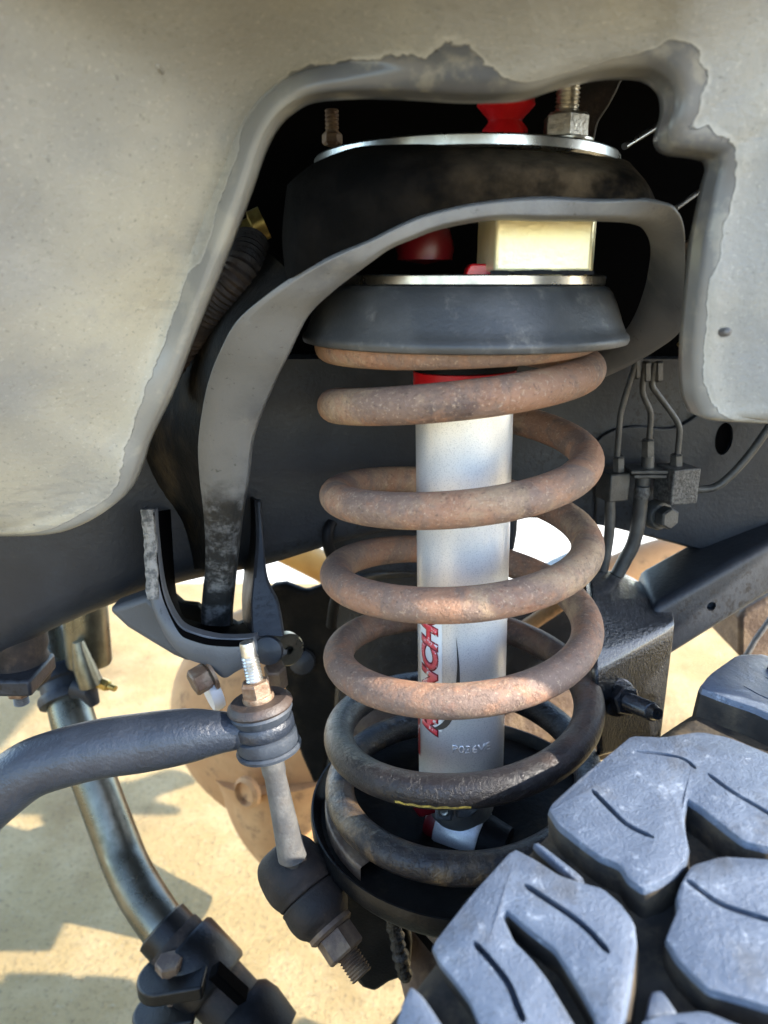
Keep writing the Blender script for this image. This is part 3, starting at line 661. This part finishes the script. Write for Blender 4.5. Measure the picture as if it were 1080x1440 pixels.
lines([(904,670),(903,690),(901,705),(899,725),(896,745),(889,768),(880,785),(868,808)], .0048, 'brake_hose', br)
q = P(903, 692, YB-.004); G().lathe([(0, -.004), (.0045, -.004), (.0055, 0), (.0045, .004), (0, .004)], q, (0, 0, 1), 18).build('fitting', BLOCK, br)
q = P(920, 722, .500); d = Vector((.35, -.9, .05)).normalized()
G().lathe([(0, 0), (.0105, 0), (.0105, .006), (.009, .008), (0, .008)], q, d, 24).build('bolt_flange', LINE, br)
G().hexa(q, d, .0078, .008, .017).build('bolt_head', LINE, br)

# ------------------------------------------------------------------ control arm and its bracket (right)
arm = thing('control_arm', 'dark grey box-section control arm running right from the axle bracket', 'control arm', P(1000, 860, .48))
f0 = [P(915, 857, .455), P(1120, 741, .49), P(1120, 815, .49), P(915, 943, .455)]
o = G().prism(f0, (.01, .06, .004)).build('arm_beam', FRAME, arm, bevel=.007, bseg=4)
q = P(1001, 854, .468); g = G(); g.lathe([(0, -.03), (.0034, -.03), (.0034, .008), (0, .008)], q, (.17, 1, 0), 20)
boolean_cut(o, [G().add([v-WLOC[o.name]*0 for v in g.v], g.f)])
ab = thing('axle_bracket', 'glossy black axle bracket with orange-peel paint right of the spring', 'axle bracket', P(890, 1040, .42))
Yf = lambda x: .392+(x-838)*.00042
rows = []
for k in range(9):
    f = k/8
    r0 = (846+(930-846)*f, 1062+(1040-1062)*f)           # foot of the front face
    r1 = (838+(950-838)*f, 938+(876-938)*f)              # fold
    r2 = (828+(930-828)*f, (800 if f < .35 else 800+(840-800)*((f-.35)/.65)**1.4)+(1-f)*2)   # ridge at the back
    cx = 838+(955-838)*f
    c = [P(r0[0], r0[1], Yf(r0[0])+.004), P(r1[0]+(r0[0]-r1[0])*.5, (r0[1]+r1[1])/2, Yf(cx)), P(r1[0]+(r0[0]-r1[0])*.14, r1[1]+(r0[1]-r1[1])*.14, Yf(cx)), P(r1[0]+(r0[0]-r1[0])*.05, r1[1]+(r0[1]-r1[1])*.05, Yf(cx)+.0012), P(r1[0], r1[1], Yf(cx)+.0035)]
    e = P(r2[0], r2[1], Yf(cx)+.085); s0 = c[-1]
    c.append(s0+(e-s0)*.06+Vector((0, 0, .0028))); c.append(s0+(e-s0)*.14+Vector((0, 0, .0042))); c.append(s0+(e-s0)*.5+Vector((0, 0, .006))); c.append(s0+(e-s0)*.85+Vector((0, 0, .003))); c.append(e)
    c.append(e+Vector((0, .006, -.02)))
    rows.append(c)
G().slab(rows, (-.002, .004, -.004)).build('bracket_shell', GLOSS, ab, bevel=.0015, angle=60)
A0 = P(868, 980, Yf(868)); d = (P(925, 1003, .366)-P(868, 979, Yf(868))).normalized(); Lb = (P(925, 1003, .366)-P(868, 979, Yf(868))).length
G().lathe([(0, -.002), (.0118, -.002), (.0122, 0), (.0118, .002), (.010, .003), (0, .003)], A0, d, 32).build('flange_washer', GLOSS, ab)
G().hexa(A0, d, .0092, .003, .0125, .25).build('flange_nut', GLOSS, ab)
G().thread(A0, d, .0054, .0125, Lb-.004, .0017, 18).lathe([(.0046, Lb-.004), (.0034, Lb), (.0012, Lb), (.0008, Lb-.0015), (0, Lb-.0015)], A0, d, 18).build('bolt_stud', GLOSS, ab)

# ------------------------------------------------------------------ things under and behind
axl = thing('axle_housing', 'black axle casting filling the space behind the lower coils', 'axle housing', P(640, 1000, .60))
poly = [(455,830),(470,815),(490,803),(540,795),(600,797),(690,862),(745,860),(800,828),(862,800),(870,1010),(800,1120),(450,1120),(462,960)]
G().prism([P(x, y, .60) for x, y in poly], (0, .08, 0)).build('casting', GLOSS, axl, bevel=.010, bseg=4)
poly = [(370,835),(385,824),(402,822),(430,833),(462,822),(478,822),(480,905),(472,1005),(455,1092),(442,1106),(424,1065),(404,1005),(396,935),(384,875)]
G().prism([P(x, y, .60) for x, y in poly], (0, .012, 0)).build('side_casting', TOWER, axl, bevel=.004, bseg=4)
q = P(425, 930, .595); G().lathe([(0, 0), (.012, 0), (.011, .004), (.004, .007), (0, .007)], q, (0, -1, .2), 20).build('casting_boss', FRAME, axl)
G().tube([P(480, 1050, .52), P(640, 1035, .52), P(870, 1010, .52)], .030, 28).build('axle_tube', RUSTDARK, axl)
pts = [P(505, 812, .575), P(545, 804, .57), P(600, 800, .57)]
G().tube(pts, .006, 14).build('pipe_edge', GLOSS, axl)
lk = thing('steel_link', 'thin rusty bar seen through the coils right of the shock', 'link bar', P(770, 860, .56))
G().tube([P(730, 888, .56), P(775, 858, .56), P(835, 815, .57)], .006, 12).build('bar', RUST, lk)

dif = thing('differential', 'rusty brown differential housing behind the sway bar link', 'differential', P(395, 1170, .85))
c = P(400, 1015, .84); d = Vector((-.12, -.98, .12)).normalized(); R = W(172, 1020, .82)
G().lathe([(.0, .055), (R*.3, .053), (R*.55, .045), (R*.8, .028), (R*.93, .012), (R, -.002), (R*1.01, -.012), (R*.95, -.03), (0, -.032)], c, d, 64).build('cover', RUST, dif)
G().tube([Vector(q) for q in catmull([P(405, 1060, .86), P(415, 1130, .85), P(432, 1180, .84), P(452, 1235, .83)], 6)], [W(k, 1180, .8) for k in [110-3.0*i for i in range(19)]], 32).build('neck', RUST, dif)
q = P(351, 1112, .757); G().lathe([(0, 0), (.019, 0), (.019, .006), (.015, .010), (.013, .003), (0, .003)], q, Vector((-.55, -.8, .1)), 28).build('filler_boss', RUST, dif)

# rusty exhaust on the far side
ex = thing('exhaust_pipe', 'rusty brown pipe crossing the bright gap under the rail', 'exhaust pipe', P(910, 790, .85))
G().tube([Vector(q) for q in catmull([P(800, 842, .82), P(850, 815, .84), P(911, 790, .86), P(965, 775, .88), P(1060, 745, .92)], 6)], .0235, 28).build('pipe', RUST, ex)
q = P(965, 776, .88); d = (P(1060, 745, .92)-P(911, 790, .86)).normalized()
G().lathe([(.022, -.01), (.030, -.01), (.030, -.002), (.025, -.001), (.025, .004), (.029, .005), (.029, .012), (.022, .012)], q, d, 28).build('flange', RUST, ex)
hs = thing('far_pipe', 'tan rusty pipe end glowing in the gap left of the coils', 'pipe', P(450, 800, 1.0))
G().tube([P(385, 762, 1.0), P(440, 790, 1.0), P(530, 836, 1.0)], .0225, 24).build('pipe', TAN, hs)
bm_ = thing('body_mount', 'dark box mount at the right behind the tyre', 'body mount', P(1070, 900, .62))
poly = [(1040,868),(1050,858),(1130,815),(1130,960),(1040,925)]
G().prism([P(x, y, .62) for x, y in poly], (0, .08, 0)).build('mount_box', RUSTDARK, bm_, bevel=.004)
G().tube([P(1042, 935, .60), P(1062, 900, .60), P(1085, 868, .60)], .0025, 10).build('mount_wire', LINKROD, bm_)
bl = thing('brake_hose', 'thin black hose looping beside the middle coils', 'hose', P(462, 800, .53))
G().tube([Vector(q) for q in catmull([P(466, 735, .505), P(461, 748, .50), P(462, 768, .50), P(470, 790, .51), P(480, 812, .53), P(470, 850, .55), P(466, 880, .56)], 6)], .0042, 14).build('hose', BLACK, bl)

# things deep in the dark above
hz = thing('braided_hose', 'dark braided hose in the shadow behind the fender edge', 'hose', P(290, 450, .45))
pts = [Vector(q) for q in catmull([P(215, 540, .40), P(262, 470, .39), P(300, 425, .375), P(335, 385, .37), P(352, 345, .39)], 40)]
G().tube(pts, [.0095+.0007*sin(i*1.3) for i in range(len(pts))], 24).build('hose_cover', DARKBR, hz)
ft = thing('brass_fitting', 'brassy fitting glinting in the dark behind the fender', 'fitting', P(342, 340, .45))
q = P(345, 325, .45); G().lathe([(0, -.012), (.008, -.012), (.008, -.004), (.006, -.003), (.006, .004), (.009, .005), (.009, .012), (0, .012)], q, (.8, .1, .35), 18).build('barrel', BRASS, ft)
q = P(335, 348, .45); G().hexa(q, (.8, .1, .35), .008, -.01, .012).build('nut', BRASS, ft)
for (nm, lab, pts, r, mt) in (('wiper_rod', 'thin bright steel rod slanting above the top plate', [(878, 206, .40), (912, 185, .42), (960, 155, .45)], .0016, STEEL),
                         ('bay_cable', 'thin dark cable slanting above the tower right corner', [(950, 293, .40), (985, 268, .42), (1040, 228, .45)], .0013, LINKROD)):
    t = thing(nm, lab, 'rod' if 'rod' in nm else 'cable', P(*pts[0])); G().tube([P(*q) for q in pts], r, 10).build('rod' if 'rod' in nm else 'cable', mt, t)
fl = thing('rubber_flap', 'dark ragged rubber flap hanging over the top plate', 'flap', P(830, 140, .33))
poly = catmull([(802,70),(850,66),(902,72),(897,92),(876,112),(868,128),(856,150),(842,172),(836,196),(824,198),(814,165),(806,120),(802,70)], 5)[:-1]
G().prism([P(x, y, .385) for x, y in poly], (0, .004, 0)).build('flap', DARKBR, fl, bevel=.001)
am = thing('amber_clip', 'small amber clip in the slot beside the right fender edge', 'clip', P(968, 486, .46))
G().prism([P(958, 486, .46), P(966, 479, .46), P(976, 477, .46), P(976, 494, .46), P(966, 493, .46)], (0, .01, 0)).build('clip', BRASS, am, bevel=.001)
bt = thing('tan_bracket', 'tan metal edge showing between tower corner and right fender', 'bracket', P(980, 380, .42))
G().tube([Vector(q) for q in catmull([P(975, 335, .42), P(983, 360, .42), P(985, 390, .42), P(978, 420, .42)], 5)], .006, 14).build('edge', RUSTDARK, bt)

# ------------------------------------------------------------------ sway bar and its link
sw = thing('sway_bar', 'thick blue-black sway bar sweeping in from the left edge', 'sway bar', P(150, 1060, .345))
SB = [(-90,1225,.325,42),(-40,1152,.33,41),(0,1113,.333,41),(40,1083,.336,41),(83,1067,.339,41),(139,1053,.342,41),(194,1045,.345,41),(240,1038,.346,39.5),(275,1033,.347,36),(305,1030,.348,30),(335,1028,.349,25),(365,1024,.35,20)]
cm = catmull(SB, 6)
G().tube([P(x, y, Y) for x, y, Y, r in cm], [W(r, y, Y) for x, y, Y, r in cm], 32).build('bar', SWAY, sw)
LA = P(346, 900, .356); LB = P(409, 1195, .345); ld = (LB-LA).normalized(); LL = (LB-LA).length
def at_y(py):
    lo, hi = -.2, 1.4
    for _ in range(40):
        m = (lo+hi)/2
        if proj(LA+(LB-LA)*m)[1] < py: lo = m
        else: hi = m
    return lo*LL
def lw(n, py): return W(n, py, .35)
h0 = at_y(1010); h1 = at_y(1028)
G().lathe([(.004, h0), (lw(40, 1030), h0), (lw(42.5, 1030), h0+.0012), (lw(42.5, 1030), h1-.0012), (lw(40, 1030), h1), (.004, h1)], LA, ld, 40).build('bar_eye', SWAY, sw)
ln = thing('sway_bar_link', 'grey sway bar end link with stacked bushings and a rusty nut', 'end link', LB)
G().thread(LA, ld, lw(12.5, 930), at_y(922), at_y(962), .0017, 20).lathe([(0, at_y(903)), (lw(10, 910), at_y(903)), (lw(11, 910), at_y(906)), (lw(11, 910), at_y(922)), (0, at_y(922))], LA, ld, 20).build('stud', ZINC, ln)
G().hexa(LA, ld, lw(22, 970), at_y(958), at_y(982), .4).lathe([(0, at_y(976)), (lw(22, 975), at_y(976)), (lw(23, 975), at_y(980)), (lw(22, 975), at_y(986)), (0, at_y(986))], LA, ld, 28).build('nut', BOLTRUST, ln)
G().lathe([(.004, at_y(983)), (lw(40, 985), at_y(983)), (lw(46, 985), at_y(988)), (lw(47, 985), at_y(992)), (lw(45, 985), at_y(995)), (.004, at_y(995))], LA, ld, 44).build('upper_washer', WASHER, ln)
G().lathe([(.004, at_y(995)), (lw(43, 1005), at_y(995.5)), (lw(45, 1005), at_y(999)), (lw(43, 1005), at_y(1003)), (lw(39, 1010), at_y(1010)), (.004, at_y(1010))], LA, ld, 44).build('upper_bushing', BUSH, ln)
G().lathe([(.004, at_y(1028)), (lw(38, 1050), at_y(1028)), (lw(43, 1050), at_y(1031)), (lw(44, 1055), at_y(1043)), (lw(42, 1060), at_y(1047)), (.004, at_y(1047))], LA, ld, 44).build('lower_bushing', BUSH, ln)
G().lathe([(.004, at_y(1047)), (lw(43, 1066), at_y(1047.5)), (lw(46, 1068), at_y(1050)), (lw(45, 1070), at_y(1054)), (lw(26, 1075), at_y(1059)), (.004, at_y(1059))], LA, ld, 44).build('lower_washer', BUSH, ln)
G().lathe([(0, at_y(1050)), (lw(17, 1080), at_y(1054)), (lw(16.5, 1100), at_y(1085)), (lw(15, 1110), at_y(1092)), (lw(17, 1150), at_y(1150)), (lw(20, 1190), at_y(1205)), (0, at_y(1225))], LA, ld, 24).build('rod', LINKROD, ln)
# lower eye with its boots, nut and stud
EA = P(396, 1202, .362); EB = P(505, 1366, .318); ed = (EB-EA).normalized(); EL = (EB-EA).length
def es(f): return f*EL
def er(n, f): return W(n, 1202+164*f, .362-.044*f)
G().lathe(catmull([(0, es(-.06)), (er(30, 0), es(-.05)), (er(42, 0), es(.02)), (er(47, .1), es(.12)), (er(48, .2), es(.24)), (er(44, .3), es(.32)), (er(38, .3), es(.36)), (0, es(.36))], 4), EA, ed, 40).build('lower_boot', DARKBR, ln)
G().lathe(catmull([(0, es(.36)), (er(40, .3), es(.36)), (er(44, .4), es(.40)), (er(45, .4), es(.48)), (er(42, .5), es(.56)), (er(35, .5), es(.61)), (er(30, .6), es(.63)), (0, es(.63))], 4), EA, ed, 40).build('lower_boot', DARKBR, ln)
G().lathe([(0, es(.61)), (er(33, .6), es(.62)), (er(34, .6), es(.66)), (er(30, .6), es(.68)), (0, es(.68))], EA, ed, 30).build('boot_ring', RUSTDARK, ln)
G().hexa(EA, ed, er(29, .75), es(.67), es(.86), .2).build('lower_nut', RUSTDARK, ln)
G().thread(EA, ed, er(17, .9), es(.85), es(1.04), .0017, 18).build('lower_stud', RUSTDARK, ln)

lb = thing('link_bracket', 'black welded axle bracket beside the lower link bushing', 'link bracket', P(520, 1390, .38))
poly = [(430,1236),(470,1238),(520,1232),(566,1276),(580,1330),(577,1374),(548,1384),(528,1398),(508,1392),(484,1360),(455,1310)]
G().prism([P(x, y, .375) for x, y in poly], (0, .03, 0)).build('bracket_plate', SEAT, lb, bevel=.004, bseg=3)
pts = [P(550+22*k/14+random.uniform(-1.5, 1.5), 1284+92*k/14, .366) for k in range(15)]
G().tube(pts, [W(9+3*(k % 2)+random.uniform(-1, 1), 1330, .366) for k in range(15)], 12).build('weld_bead', WELD, lb)
at = thing('axle_end', 'dirty brown axle end tube between seat and tyre', 'axle end', P(590, 1400, .40))
pts = [P(545, 1255, .43), P(585, 1330, .42), P(606, 1400, .41), P(622, 1470, .40)]
G().tube([Vector(q) for q in catmull(pts, 5)], .0185, 28).build('tube', RUSTDARK, at)
G().prism([P(x, y, .392) for x, y in [(560,1283),(568,1282),(612,1330),(606,1340)]], (0, .008, 0)).build('slot_edge', BLACK, at)

# ------------------------------------------------------------------ tie rod (olive tube) with clamps
td = thing('tie_rod', 'olive metal tie rod bending down across the concrete', 'tie rod', P(190, 1240, .55))
TR = [(70,880,.66,26),(94,977,.62,29),(108,1030,.60,30),(135,1105,.575,30),(165,1185,.55,30.5),(180,1222,.535,31),(197,1254,.522,32),(219,1288,.507,32),(244,1322,.493,31),(275,1362,.478,30)]
cm = catmull(TR, 6)
G().tube([P(x, y, Y) for x, y, Y, r in cm], [W(r, y, Y) for x, y, Y, r in cm], 36).build('tube', OLIVE, td)
def cyl(name, a, b, prof, mat, parent, seg=36):
    d = b-a; G().lathe([(r, h*d.length) for r, h in prof], a, d, seg).build(name, mat, parent)
a = P(78, 915, .645); b = P(100, 1000, .61); r = W(34, 970, .62)
cyl('upper_clamp', a, b, [(r*.85, .30), (r*1.0, .30), (r*1.08, .36), (r*1.08, .50), (r*.95, .54), (r*.95, .68), (r*1.12, .70), (r*1.16, .76), (r*1.12, .84), (r*.85, .85)], FRAME, td)
a = P(118, 840, .63); b = P(126, 935, .62); r = W(31, 900, .62)
cyl('upper_sleeve', a, b, [(0, 0), (r, 0), (r, .95), (r*.92, 1), (r*.6, 1), (r*.5, .9), (0, .9)], OLIVE, td)
G().tube([P(110, 902, .60), P(118, 935, .598), P(128, 962, .598)], [W(k, 930, .6) for k in (8, 15, 17)], 16).build('clamp_ear', OLIVE, td)
G().tube([P(112, 965, .605), P(124, 972, .60), P(133, 990, .60)], [W(k, 930, .6) for k in (20, 15, 8)], 16).build('clamp_tail', FRAME, td)
q = P(148, 963, .598); d = Vector((.9, -.4, -.1)).normalized()
G().hexa(q, d, .0055, -.008, .004).thread(q, d, .003, .004, .012, .0015).build('clamp_bolt', BRASS, td)
# lower clamp
a = P(232, 1308, .492); b = P(345, 1432, .455); D = b-a
r = W(46, 1360, .475)
cyl('collar', a, b, [(0, -.06), (r*.72, -.06), (r*.86, -.04), (r*.86, .18), (0, .18)], SEAT, td)
cyl('sleeve', a, b, [(0, .1), (r*.9, .1), (r*.92, .12), (r*.92, 1.0), (0, 1.0)], DARKBR, td)
cyl('clamp_band', a, b, [(r*.9, .20), (r*1.10, .20), (r*1.17, .23), (r*1.17, .62), (r*1.10, .65), (r*.9, .65)], SEAT, td)
cyl('rod_boot', a, b, [(0, .88), (r*.95, .88), (r*1.12, .93), (r*1.2, 1.05), (r*1.1, 1.3), (0, 1.4)], BLACK, td)
def ear(name, pts, Y0, th, mat):
    pl = catmull(pts+[pts[0]], 5)[:-1]
    G().prism([P(x, y, Y0+(y-1380)*-.0001) for x, y in pl], (.004, .03, th)).build(name, mat, td, bevel=.003, bseg=3)
def tab(name, cpx, cpy, Y, rx, ry, th, mat):
    c = P(cpx, cpy, Y); lx = (P(cpx+60, cpy-10, Y)-c).normalized(); up = Vector((0, 0, 1))
    ly = up.cross(lx).normalized(); pl = []
    for k in range(21):
        t = pi/2+pi*k/20; pl.append(c+lx*(rx*cos(t))+ly*(ry*sin(t)))
    pl += [c+lx*.035-ly*ry, c+lx*.035+ly*ry]
    G().prism(pl, (0, 0, th)).build(name, mat, td, bevel=.0022, bseg=3)
tab('clamp_tab', 234, 1384, .458, .023, .0205, .013, SEAT)
tab('clamp_tab', 220, 1428, .452, .019, .0175, .008, SEAT)
q = P(240, 1380, .455)+Vector((0, 0, .013))
G().hexa(q, (0, 0, 1), .0105, 0, .0085, .3).build('clamp_bolt_head', RUSTDARK, td)
G().lathe([(0, -.04), (.0048, -.04), (.0048, 0), (0, 0)], q, seg=16).build('clamp_bolt_shank', RUSTDARK, td)
q = P(322, 1383, .44); G().box(q, W(16, 1380, .45), .012, W(62, 1380, .45), Matrix.Rotation(radians(38), 3, 'Y').inverted()).build('sleeve_slot', SHADE_BLACK, td, bevel=.001)

rb = thing('sway_bar_mount', 'grey mount with a hanging nut under the left end of the rail', 'mount', P(25, 990, .46))
a = P(30, 905, .465); G().lathe([(0, 0), (.019, 0), (.021, .004), (.021, .014), (.019, .02), (.021, .026), (.021, .04), (0, .04)], P(30, 956, .465), (0, 0, 1), 32).build('rubber_puck', DARKBR, rb)
G().box(P(5, 948, .455), .055, .04, .012).build('mount_plate', FRAME, rb, bevel=.002)
q = P(26, 960, .455); G().hexa(q, (0, 0, -1), .0088, 0, .009).build('nut', BOLTRUST, rb)
G().thread(q, (0, 0, -1), .0052, .009, .0165).build('stud', LINKROD, rb)

# ------------------------------------------------------------------ tyre
TS = radians(42); TA = Vector((-sin(TS), cos(TS), 0)); TH = Vector((cos(TS), sin(TS), 0)); TR_ = .392
tb = P(775, 1130, .24)
# centre of the inner shoulder circle
TC = tb+TH*.078+Vector((0, 0, -sqrt(TR_**2-.078**2)))
def hit(px, py, R=TR_):
    """where the line of sight meets the tread cylinder: (distance outward from the inner shoulder, angle)"""
    d = ray(px, py); o = Vector((0, 0, CZ))-TC
    dx, dz = d.dot(TH), d.z; ox, oz = o.dot(TH), o.z
    A = dx*dx+dz*dz; B_ = 2*(dx*ox+dz*oz); C_ = ox*ox+oz*oz-R*R; q = B_*B_-4*A*C_
    t = (-B_-sqrt(max(q, 0)))/(2*A); p = o+d*t
    return -p.dot(TA), math.atan2(p.z, p.dot(TH))
def tp(w, a, r): return TC-TA*w+TH*(r*cos(a))+Vector((0, 0, r*sin(a)))
ty = thing('tyre', 'chunky off-road tyre with sky blue put into its rubber in the near right corner', 'tyre', (TC.x, TC.y, 0.0))
GD = .0145; TW = .25
prof = [(-.005, TR_-GD*1.6), (.004, TR_-GD), (.03, TR_-GD), (TW-.03, TR_-GD), (TW-.004, TR_-GD), (TW+.005, TR_-GD*1.6), (TW+.016, .33), (TW+.012, .27), (TW-.02, .225), (TW-.03, .215), (.03, .215), (.02, .225), (-.012, .27), (-.016, .33)]
prof = catmull(prof+[prof[0]], 3)[:-1]
rows = [[tp(w, 2*pi*k/140, r) for k in range(140)] for w, r in prof]
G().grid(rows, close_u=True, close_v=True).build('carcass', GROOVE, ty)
rim = [(.04, .05), (.06, .2), (.035, .217), (.02, .219), (.02, .21), (TW-.05, .20), (TW-.03, .21), (TW-.03, .217), (TW-.05, .20), (TW-.08, .05)]
G().grid([[tp(w, 2*pi*k/80, r) for k in range(80)] for w, r in rim], close_u=True).build('wheel_rim', SEAT, ty)
def rounded(poly, n=2, amt=.14):
    for _ in range(n):
        out = []; N = len(poly)
        for i in range(N):
            a = poly[i]; b = poly[(i+1) % N]
            out.append((a[0]+(b[0]-a[0])*amt, a[1]+(b[1]-a[1])*amt)); out.append((b[0]+(a[0]-b[0])*amt, b[1]+(a[1]-b[1])*amt))
        poly = out; amt = .25
    return poly
def area(p): return sum(p[i][0]*p[(i+1) % len(p)][1]-p[(i+1) % len(p)][0]*p[i][1] for i in range(len(p)))/2
def inset(poly, d):
    N = len(poly); s = 1 if area(poly) > 0 else -1; out = []
    for i in range(N):
        a = Vector((*poly[i-1], 0)); b = Vector((*poly[i], 0)); c = Vector((*poly[(i+1) % N], 0))
        e1 = (b-a).normalized(); e2 = (c-b).normalized(); n1 = Vector((-e1.y, e1.x, 0))*s; n2 = Vector((-e2.y, e2.x, 0))*s
        n = (n1+n2); n = n/max(n.length, .3)
        q = b+n*d; out.append((q.x, q.y))
    return out
BLOCKS = []
def block(px_poly, sipes=(), h=0.0, keep=True):
    wa = [hit(x, y) for x, y in px_poly]; R = TR_-h
    pl = rounded([(w, a*TR_) for w, a in wa], 1, .12)
    lev = [(-.0012, TR_-GD-.004), (-.0005, R-.003), (0, R-.0009), (.0002, R-.0003), (.0008, R)]
    verts = []; N = len(pl)
    for d, r in lev: verts += [tp(w, s/TR_, r) for w, s in inset(pl, d)]
    f = []
    for k in range(len(lev)-1):
        for i in range(N): f.append([k*N+i, k*N+(i+1) % N, (k+1)*N+(i+1) % N, (k+1)*N+i])
    f.append([(len(lev)-1)*N+i for i in range(N)]); f.append([i for i in reversed(range(N))])
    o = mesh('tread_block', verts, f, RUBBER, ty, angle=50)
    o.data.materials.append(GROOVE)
    for p_ in o.data.polygons:
        cz = sum((o.data.vertices[i].co+WLOC[o.name]-TC).length_squared-((o.data.vertices[i].co+WLOC[o.name]-TC).dot(TA))**2 for i in p_.vertices)/len(p_.vertices)
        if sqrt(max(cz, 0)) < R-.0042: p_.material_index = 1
    cut = []
    for sp, wd in sipes:
        cl = [hit(x, y) for x, y in sp]; cl = catmull([(w, a*TR_) for w, a in cl], 3)
        L = []; Rr = []
        for i in range(len(cl)):
            a = cl[max(i-1, 0)]; b = cl[min(i+1, len(cl)-1)]; dx, dy = b[0]-a[0], b[1]-a[1]; l = math.hypot(dx, dy); nx, ny = -dy/l, dx/l
            w = wd*(.35 if i in (0, len(cl)-1) else 1)
            L.append((cl[i][0]+nx*w, cl[i][1]+ny*w)); Rr.append((cl[i][0]-nx*w, cl[i][1]-ny*w))
        ring = L+Rr[::-1]; n_ = len(ring)
        v = [tp(w, s/TR_, TR_-.007) for w, s in ring]+[tp(w, s/TR_, TR_+.004) for w, s in ring]
        m = len(L); ff = []
        for i in range(m-1):
            ff.append([i, i+1, n_-2-i, n_-1-i]); ff.append([n_+n_-1-i, n_+n_-2-i, n_+i+1, n_+i])
        ff += [[i, (i+1) % n_, n_+(i+1) % n_, n_+i] for i in range(n_)]
        c = G().add(v, ff); cut.append(c)
    if cut:
        bpy.context.view_layer.update(); boolean_cut(o, cut)
    BLOCKS.append(o); return o
SW = .00115
A = block([(722,1192),(753,1208),(787,1230),(817,1240),(847,1248),(873,1270),(890,1293),(893,1320),(888,1360),(882,1400),(874,1440),(862,1490),(846,1490),(837,1430),(817,1393),(797,1360),(780,1333),(740,1303),(712,1278),(705,1286),(720,1320),(747,1347),(767,1373),(787,1407),(807,1440),(812,1500),(720,1500),(690,1470),(673,1440),(660,1407),(640,1380),(617,1353),(606,1330),(663,1257)],
      [([(737,1243),(767,1263),(807,1290),(833,1313),(857,1340)], SW), ([(665,1322),(687,1347),(713,1380),(727,1413),(737,1437)], SW)])
B_ = block([(770,1135),(821,1089),(865,1053),(888,1034),(932,1036),(984,1028),(1025,1036),(1079,1058),(1115,1075),(1125,1190),(1079,1190),(1047,1182),(1024,1165),(984,1133),(966,1122),(961,1145),(963,1165),(968,1188),(964,1208),(948,1226),(926,1240),(904,1249),(884,1235),(872,1215),(843,1203),(817,1184),(785,1159)],
      [([(832,1108),(856,1133),(881,1156),(920,1176)], SW), ([(893,1055),(939,1058),(964,1065),(979,1079)], SW*.8), ([(995,1085),(1025,1108),(1067,1133),(1095,1150)], SW)])
C_ = block([(958,1240),(972,1216),(1015,1203),(1079,1207),(1120,1212),(1135,1432),(1079,1414),(1025,1398),(996,1390),(977,1373),(952,1347),(936,1319),(945,1296),(953,1277),(952,1258)],
      [([(965,1236),(984,1250),(1012,1269),(1045,1281),(1090,1294)], SW)])
D_ = block([(900,1436),(930,1426),(990,1420),(1040,1440),(1120,1465),(1120,1520),(900,1520)], [([(950,1440),(990,1460),(1020,1490)], SW)])
E_ = block([(983,966),(996,950),(1037,921),(1080,902),(1130,885),(1150,1030),(1080,1003),(1061,994),(1025,982)], [([(1046,958),(1080,973),(1100,980)], SW), ([(1072,937),(1095,948),(1110,953)], SW)])
F_ = block([(556,1440),(566,1408),(577,1386),(590,1398),(612,1430),(640,1480),(660,1530),(560,1530)], [])
tie = block([(905,1418),(914,1378),(930,1375),(952,1408)], [], h=.006)
rib = block([(748,1178),(757,1176),(820,1225),(809,1231)], [], h=.003)
# the same lugs carried on round the rest of the tyre
aA = hit(722, 1192)[1]; aB = hit(770, 1135)[1]
pitch = abs(hit(608, 1330)[1]-hit(775, 1133)[1]); a_lo = hit(575, 1430)[1]; a_hi = hit(1080, 905)[1]
def spin(o, ang, shift=0):
    c = o.copy(); COL.objects.link(c); c.parent = o.parent
    Mx = Matrix.Rotation(ang, 4, TA)
    wl = WLOC[o.name]-TC; nl = Mx @ wl
    c.rotation_euler = Mx.to_euler(); c.location = nl+TC-WLOC[ty.name]-TA*shift
    return c
pairs = 2*pi/ max(6, int(2*pi/(pitch*2)))
for k in range(2, int(2*pi/pairs)-1):
    for o in (A, B_, C_): spin(o, pairs*k)
print('pitch', math.degrees(pitch), 'angles', [round(math.degrees(hit(*q)[1]), 1) for q in ((575,1430),(608,1330),(722,1192),(770,1135),(865,1053),(983,966),(1080,905))], 'w', [round(hit(*q)[0], 4) for q in ((722,1192),(770,1135),(890,1293),(936,1319),(1080,1300),(1080,1058))])
